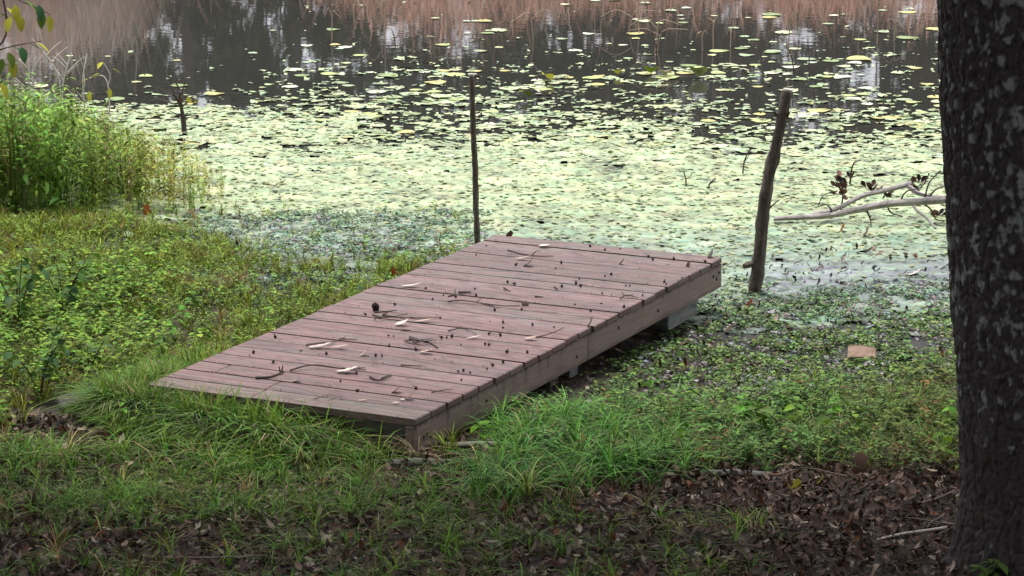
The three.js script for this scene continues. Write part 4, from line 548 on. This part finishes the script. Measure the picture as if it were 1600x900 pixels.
function rock(u, v, sx, sy, sz, m, ry, label, name = 'rock') { const g = new THREE.IcosahedronGeometry(1, 3), p = g.attributes.position, o = R() * 20; for (let i = 0; i < p.count; i++) { const k = 1 + 0.35 * noise(p.getX(i) * 1.1 + o, p.getY(i) * 1.1, p.getZ(i) * 1.1) + 0.12 * noise(p.getX(i) * 4, p.getY(i) * 4 + o, p.getZ(i) * 4); p.setXYZ(i, p.getX(i) * k * sx, p.getY(i) * k * sy, p.getZ(i) * k * sz); } g.computeVertexNormals(); return lying(name, u, v, g, m, ry, 0, 0, sy * 0.4, label, name === 'rock' ? 'rock' : 'wood'); }
const stone = mat(0.3, 0.29, 0.28, { bumpMap: woodBump, bumpScale: 0.004 });
rock(366, 702, 0.05, 0.05, 0.04, stone, 0.4, 'small pale grey rock in the grass in front of the dock');
rock(394, 696, 0.04, 0.034, 0.04, mat(0.16, 0.16, 0.15), 1.4, 'small dark grey rock beside the pale one');
rock(556, 720, 0.025, 0.05, 0.025, mat(0.22, 0.18, 0.15), 1.4, 'upright brown chunk of wood by the near corner of the dock', 'wood_chunk');
const greyWood = wood(0.2, 0.19, 0.17);
lying('old_board', 120, 640, plank(0.15, 0.04, 0.1, 0.01), wood(0.045, 0.045, 0.035), 0.35, 0.2, 0.22, 0.035, 'short mossy piece of board tilted up in the leaves at the left', 'board');
lying('old_board', 135, 662, plank(0.1, 0.03, 0.06, 0.006), wood(0.05, 0.04, 0.032), -0.3, 0.1, -0.2, 0.03, 'brown piece of board lying below the mossy one', 'board');
lying('log', 640, 728, limb([V(-0.2, 0, 0), V(0, 0.006, 0.01), V(0.16, 0, 0)], 0.02, 0.017, 8, 9, 0.3), greyWood, 0.1, 0, 0, 0.008, 'grey round log lying under the near corner of the dock', 'log');
lying('log', 745, 700, limb([V(-0.22, 0, 0), V(0, 0.006, 0.01), V(0.24, 0, 0)], 0.013, 0.012, 8, 8, 0.3), mat(0.2, 0.21, 0.16), 0.06, 0, 0, 0.01, 'thin greenish log beside the dock near its front right corner', 'log');
lying('log', 1145, 745, limb([V(-0.14, 0, 0), V(0, 0.004, 0.01), V(0.15, 0, 0)], 0.018, 0.014, 8, 9, 0.4), greyWood, -0.06, 0, 0, 0.01, 'short grey log at the edge of the litter right of the grass', 'log');
lying('stick', 1424, 846, limb([V(-0.135, 0, 0.05), V(-0.03, 0.008, 0.0), V(0.06, 0.012, -0.025), V(0.13, 0.018, -0.04)], 0.005, 0.006, 8, 7, 0.1), mat(0.6, 0.52, 0.47), 0, 0, 0, 0.02, 'pale peeled stick lying in the litter beside the trunk', 'stick');
for (const [u, v, l, a, label] of [[1470, 737, 0.2, 0.5, 'brown stick leaning on the litter against the trunk'], [1465, 790, 0.16, 0.6, 'brown stick near the trunk below the leaning one'], [340, 885, 0.34, -0.1, 'long thin brown stick in the litter at the bottom left']]) lying('stick', u, v, limb([V(-l / 2, 0, 0), V(0, 0.01, 0.01), V(l / 2, 0.02, 0)], 0.0045, 0.003, 6, 5), mat(0.2, 0.15, 0.13), a, 0, 0, 0.025, label, 'stick');
{ // a torn, warped scrap
  const p = [], ind = [], n = 12, m = 6; for (let L = 0; L < 2; L++) for (let j = 0; j <= m; j++) for (let i = 0; i <= n; i++) { const e = i / n, f = j / m, x = (e - 0.5) * 0.125 * (1 + 0.14 * noise(j * 0.9, 3.1) * (e > 0.6 ? 1 : 0.2)), z = (f - 0.5) * 0.08 * (1 - 0.35 * Math.max(0, e - 0.65)); p.push(x, 0.014 * Math.sin(e * 2.6) + 0.006 * noise(i * 0.5, j * 0.5) - L * 0.006, z); if (i && j) { const c = L * (n + 1) * (m + 1) + j * (n + 1) + i, d = c - n - 1; L ? ind.push(d - 1, d, c - 1, c - 1, d, c) : ind.push(d - 1, c - 1, d, c - 1, c, d); } }
  const at = (L, i, j) => L * (n + 1) * (m + 1) + j * (n + 1) + i; for (let i = 0; i < n; i++) for (const j of [0, m]) ind.push(at(0, i, j), at(1, i, j), at(0, i + 1, j), at(0, i + 1, j), at(1, i, j), at(1, i + 1, j)); for (let j = 0; j < m; j++) for (const i of [0, n]) ind.push(at(0, i, j), at(1, i, j), at(0, i, j + 1), at(0, i, j + 1), at(1, i, j), at(1, i, j + 1));
  lying('board_scrap', 1346, 562, idx(p, ind), mat(0.36, 0.25, 0.19, { map: barkTex, roughness: 0.8 }), -0.15, 0.5, -0.12, 0.03, 'flat orange tan scrap of board on the mud right of the dock', 'board'); }
const bigLeaf = leafGeo(0.11, 0.07, 0.35, 1, 9, lobed); bigLeaf.translate(0, 0, -0.055);
for (const [u, v, m, s, ry, rx, label] of [[232, 340, M_orange, 0.9, 0.4, -0.9, 'orange leaf floating in front of the tall weeds'], [367, 402, M_brown, 0.8, 1, -0.6, 'dark red brown leaf in the grass left of the dock'], [616, 437, M_orange, 0.7, 0.2, -0.9, 'orange brown leaf against the left edge of the dock'], [497, 426, M_pale, 0.9, 1.5, -0.5, 'large pale upturned leaf on the mud left of the dock'], [20, 385, M_tan, 0.9, 1.2, -0.5, 'pinkish tan leaf at the far left of the marsh grass'], [1318, 365, M_orange, 0.6, 1, -0.6, 'red brown leaf in the duckweed below the fallen branch'], [1356, 374, M_tan, 0.9, 1, -0.6, 'pale tan leaf in the duckweed below the fallen branch'], [1172, 485, M_orange, 0.7, 1, -0.4, 'orange leaf on the mud in front of the thick pole'], [1336, 488, M_tan, 0.7, 1.4, -0.4, 'orange tan leaf on the wet mud beside the trunk'], [1142, 519, M_pale, 0.5, 1, -0.2, 'small white leaf on the mud right of the dock'], [1105, 517, M_tan, 0.7, 0.9, -0.4, 'rolled pinkish leaf on the dark mud beside the dock'], [1350, 745, M_brown, 1.3, 0.2, -1.3, 'large curled brown leaf standing upright in the litter'], [1395, 768, M_tan, 0.8, 1.2, -0.2, 'curled orange brown leaf behind the peeled stick'], [440, 796, M_tan, 1.3, 1.5, -0.3, 'broad orange brown leaf among the grass at the bottom left'], [1232, 840, M_pale, 0.7, 1, -0.3, 'white curled leaf in the bare litter'], [1412, 885, M_pale, 1, 0.6, -0.2, 'pale grey leaf in front of the trunk'], [205, 742, M_tan, 1, 1.6, -0.1, 'pale tan leaf in the litter at the left'], [1245, 775, M_yellow, 0.75, 0.5, -0.7, 'bright yellow green leaf standing in the litter'], [1283, 762, M_yellow, 0.45, 1.5, -0.4, 'small yellow green leaf right of the bright one'], [1320, 735, M_yellow, 0.4, 1.2, -0.4, 'tiny yellow green leaf at the edge of the weeds'], [1190, 655, mat(0.15, 0.3, 0.02, { leaf: 0.35 }), 0.8, 0.3, -1.1, 'large bright green leaf standing out of the weeds'], [1145, 418, M_pale, 0.5, 1, -0.3, 'small white leaf by the foot of the thick pole'], [1430, 436, M_pale, 0.7, 1.5, 0, 'long whitish leaf on the grey water beside the trunk']]) { const o = lying('fallen_leaf', u, v, bigLeaf, m, ry, rx, gauss() * 0.2, 0.02, label, 'leaf'); o.scale.setScalar(s); }
function leafyPlant(name, u, v, h, stems, n, ll, lw, m, label) {
  const t = group(name, gp(u, v), label, 'plant'), lf = leafGeo(ll, lw, 0.25, -0.5, 4);
  for (let s = 0; s < stems; s++) { const f = s * 2.2 + R(), e = V(Math.cos(f) * h * 0.4, h * rr(0.7, 1), Math.sin(f) * h * 0.25); part(t, 'stem', limb([V(0, -0.02, 0), V(e.x * 0.3, e.y * 0.5, e.z * 0.3), e], 0.004, 0.0018, 6, 5), M.twig); for (let k = 0; k < n; k++) { const q = V(e.x * 0.3, e.y * 0.5, e.z * 0.3).lerp(e, k / (n - 1) * 1.02 - 0.02), o = part(t, 'leaf', lf, pick(m)); o.position.copy(q); o.rotation.set(rr(-0.2, 0.5), k * 2.5 + R(), gauss() * 0.3, 'YXZ'); o.scale.setScalar(rr(0.7, 1.15)); } }
}
const GL = [mat(0.08, 0.17, 0.035, { leaf: 0.4, roughness: 0.5 }), mat(0.12, 0.22, 0.035, { leaf: 0.45, roughness: 0.5 }), mat(0.06, 0.13, 0.045, { leaf: 0.35, roughness: 0.5 })];
leafyPlant('sapling', 100, 500, 0.34, 4, 7, 0.085, 0.042, GL, 'dark leaved sapling rising out of the grass at the left');
leafyPlant('sapling', 30, 520, 0.38, 4, 7, 0.085, 0.045, GL, 'dark leaved sapling at the left edge of the view');
leafyPlant('sapling', 62, 625, 0.3, 4, 8, 0.06, 0.04, GL, 'bushy low sapling beside the mossy board');
leafyPlant('sapling', 140, 600, 0.22, 3, 6, 0.055, 0.035, GL, 'small sapling between the low one and the dock');
leafyPlant('small_plant', 1545, 922, 0.12, 6, 6, 0.055, 0.024, [mat(0.16, 0.24, 0.06, { leaf: 0.35 }), mat(0.12, 0.2, 0.05, { leaf: 0.35 })], 'small green plant at the foot of the large trunk');
leafyPlant('small_plant', 760, 690, 0.1, 3, 4, 0.06, 0.035, [mat(0.16, 0.32, 0.02, { leaf: 0.4 })], 'bright green broad leaved plant against the right side of the dock');
leafyPlant('small_plant', 1195, 690, 0.15, 3, 5, 0.06, 0.045, [GL[1], mat(0.1, 0.2, 0.03, { leaf: 0.4 })], 'taller leafy plant in the weed patch right of the dock');

// ------------------------------------------------------------------ the large trunk at the right
{
  const D = 9.35, base = gp(1600, 868), z0 = -D, cx0 = 1.832, t = group('oak_tree', V(cx0, base.y - 0.06, z0), 'large dark rough barked tree trunk with grey lichen at the right edge', 'tree');
  const H = 7.5, R0 = 0.268, NS = 340, NH = 460, p = [], ind = [], uv = [], colr = [], lean = -0.1;
  const hAt = (j) => { const q = j / NH; return q < 0.78 ? q / 0.78 * 2.3 : 2.3 + (q - 0.78) / 0.22 * (H - 2.3); };
  for (let j = 0; j <= NH; j++) for (let i = 0; i <= NS; i++) {
    const y = hAt(j), f = (i % NS) / NS * 6.2832, cxn = Math.cos(f), czn = Math.sin(f), X = cxn * R0, Z = czn * R0, ww = 0.35 * noise(X * 9, Z * 9, y * 6);
    let r = R0 * (1 - 0.035 * y) + 0.1 * Math.exp(-y * 8) * (1 + 0.5 * Math.sin(f * 4 + 1)) + 0.01 * noise(cxn * 1.6, czn * 1.6, y * 1.4) + 0.006 * noise(X * 9, Z * 9, y * 5);
    // bark: worn blocks between crooked vertical furrows
    const a = Math.abs(noise(X * 30 + ww, Z * 30 + ww, y * 8)), b = Math.abs(noise(X * 17 + 7, Z * 17 + ww, y * 24 + 3)), fine = noise(X * 90, Z * 90, y * 70), mid = noise(X * 38 + 3, Z * 38, y * 26);
    const fur = Math.max(0, 1 - a * 6) * 0.8 + Math.max(0, 1 - b * 7) * 0.5; r += 0.0065 * (1 - Math.min(1, fur) * 1.9) + 0.0028 * mid + 0.0022 * fine;
    p.push(cxn * r + lean * y + 0.012 * y * y * 0.2, y, czn * r); uv.push(f * R0, y);
    const lichen = smoothstep(noise(X * 32 + 20, Z * 32, y * 23) + 0.5 * noise(X * 60, Z * 60, y * 48) + 0.4 * noise(X * 5, Z * 5 + 4, y * 3) + 0.36 * smoothstep(cxn, -0.9, 0.25) - 0.22 - 0.35 * (1 - smoothstep(y, 0.35, 0.8)) + 0.3 * fine, 0.04, 0.3) * (1 - Math.min(1, fur));
    const br = 0.8 + 0.5 * fine; colr.push(lerp(0.058 * br, 0.22 * (0.8 + 0.4 * br * 0.5), lichen), lerp(0.048 * br, 0.23 * (0.8 + 0.4 * br * 0.5), lichen), lerp(0.046 * br, 0.22 * (0.8 + 0.4 * br * 0.5), lichen));
    if (i && j) { const c = j * (NS + 1) + i, d = c - NS - 1; ind.push(d - 1, c - 1, d, d, c - 1, c); }
  }
  const g = idx(p, ind, uv); g.setAttribute('color', new THREE.Float32BufferAttribute(colr, 3));
  part(t, 'trunk', g, mat(1, 1, 1, { vertexColors: true, roughness: 0.9 }));
  const gs = [], ends = []; for (let k = 0; k < 12; k++) { const f = k * 2.4, yb = lerp(3.9, 7.2, k / 11), L = rr(2.2, 4.2), q = V(lean * yb, yb, 0), e = V(q.x + Math.cos(f) * L, yb + L * 0.35, Math.sin(f) * L); gs.push(limb([q, q.clone().lerp(e, 0.5).add(V(0, 0.2, 0)), e], 0.07, 0.015, 7, 6)); ends.push(e, q.clone().lerp(e, 0.6), q.clone().lerp(e, 0.35)); }
  part(t, 'branch', mergeGeometries(gs), M.bark);
  const list = []; for (let k = 0; k < 2600; k++) { const e = pick(ends), b = rr(0.6, 1.3); list.push([e.x + gauss() * 1.3, Math.max(4.2, e.y + gauss() * 0.9), e.z + gauss() * 1.3, rr(-0.6, 0.6), rr(0, 6.28), rr(-0.6, 0.6), 0.16, 0.16, 0.16, 0.045 * b, 0.08 * b, 0.025 * b]); }
  instances(t, 'crown', spray, M.leafWhite, list, null, null, false);
}
renderer.render(scene, camera);
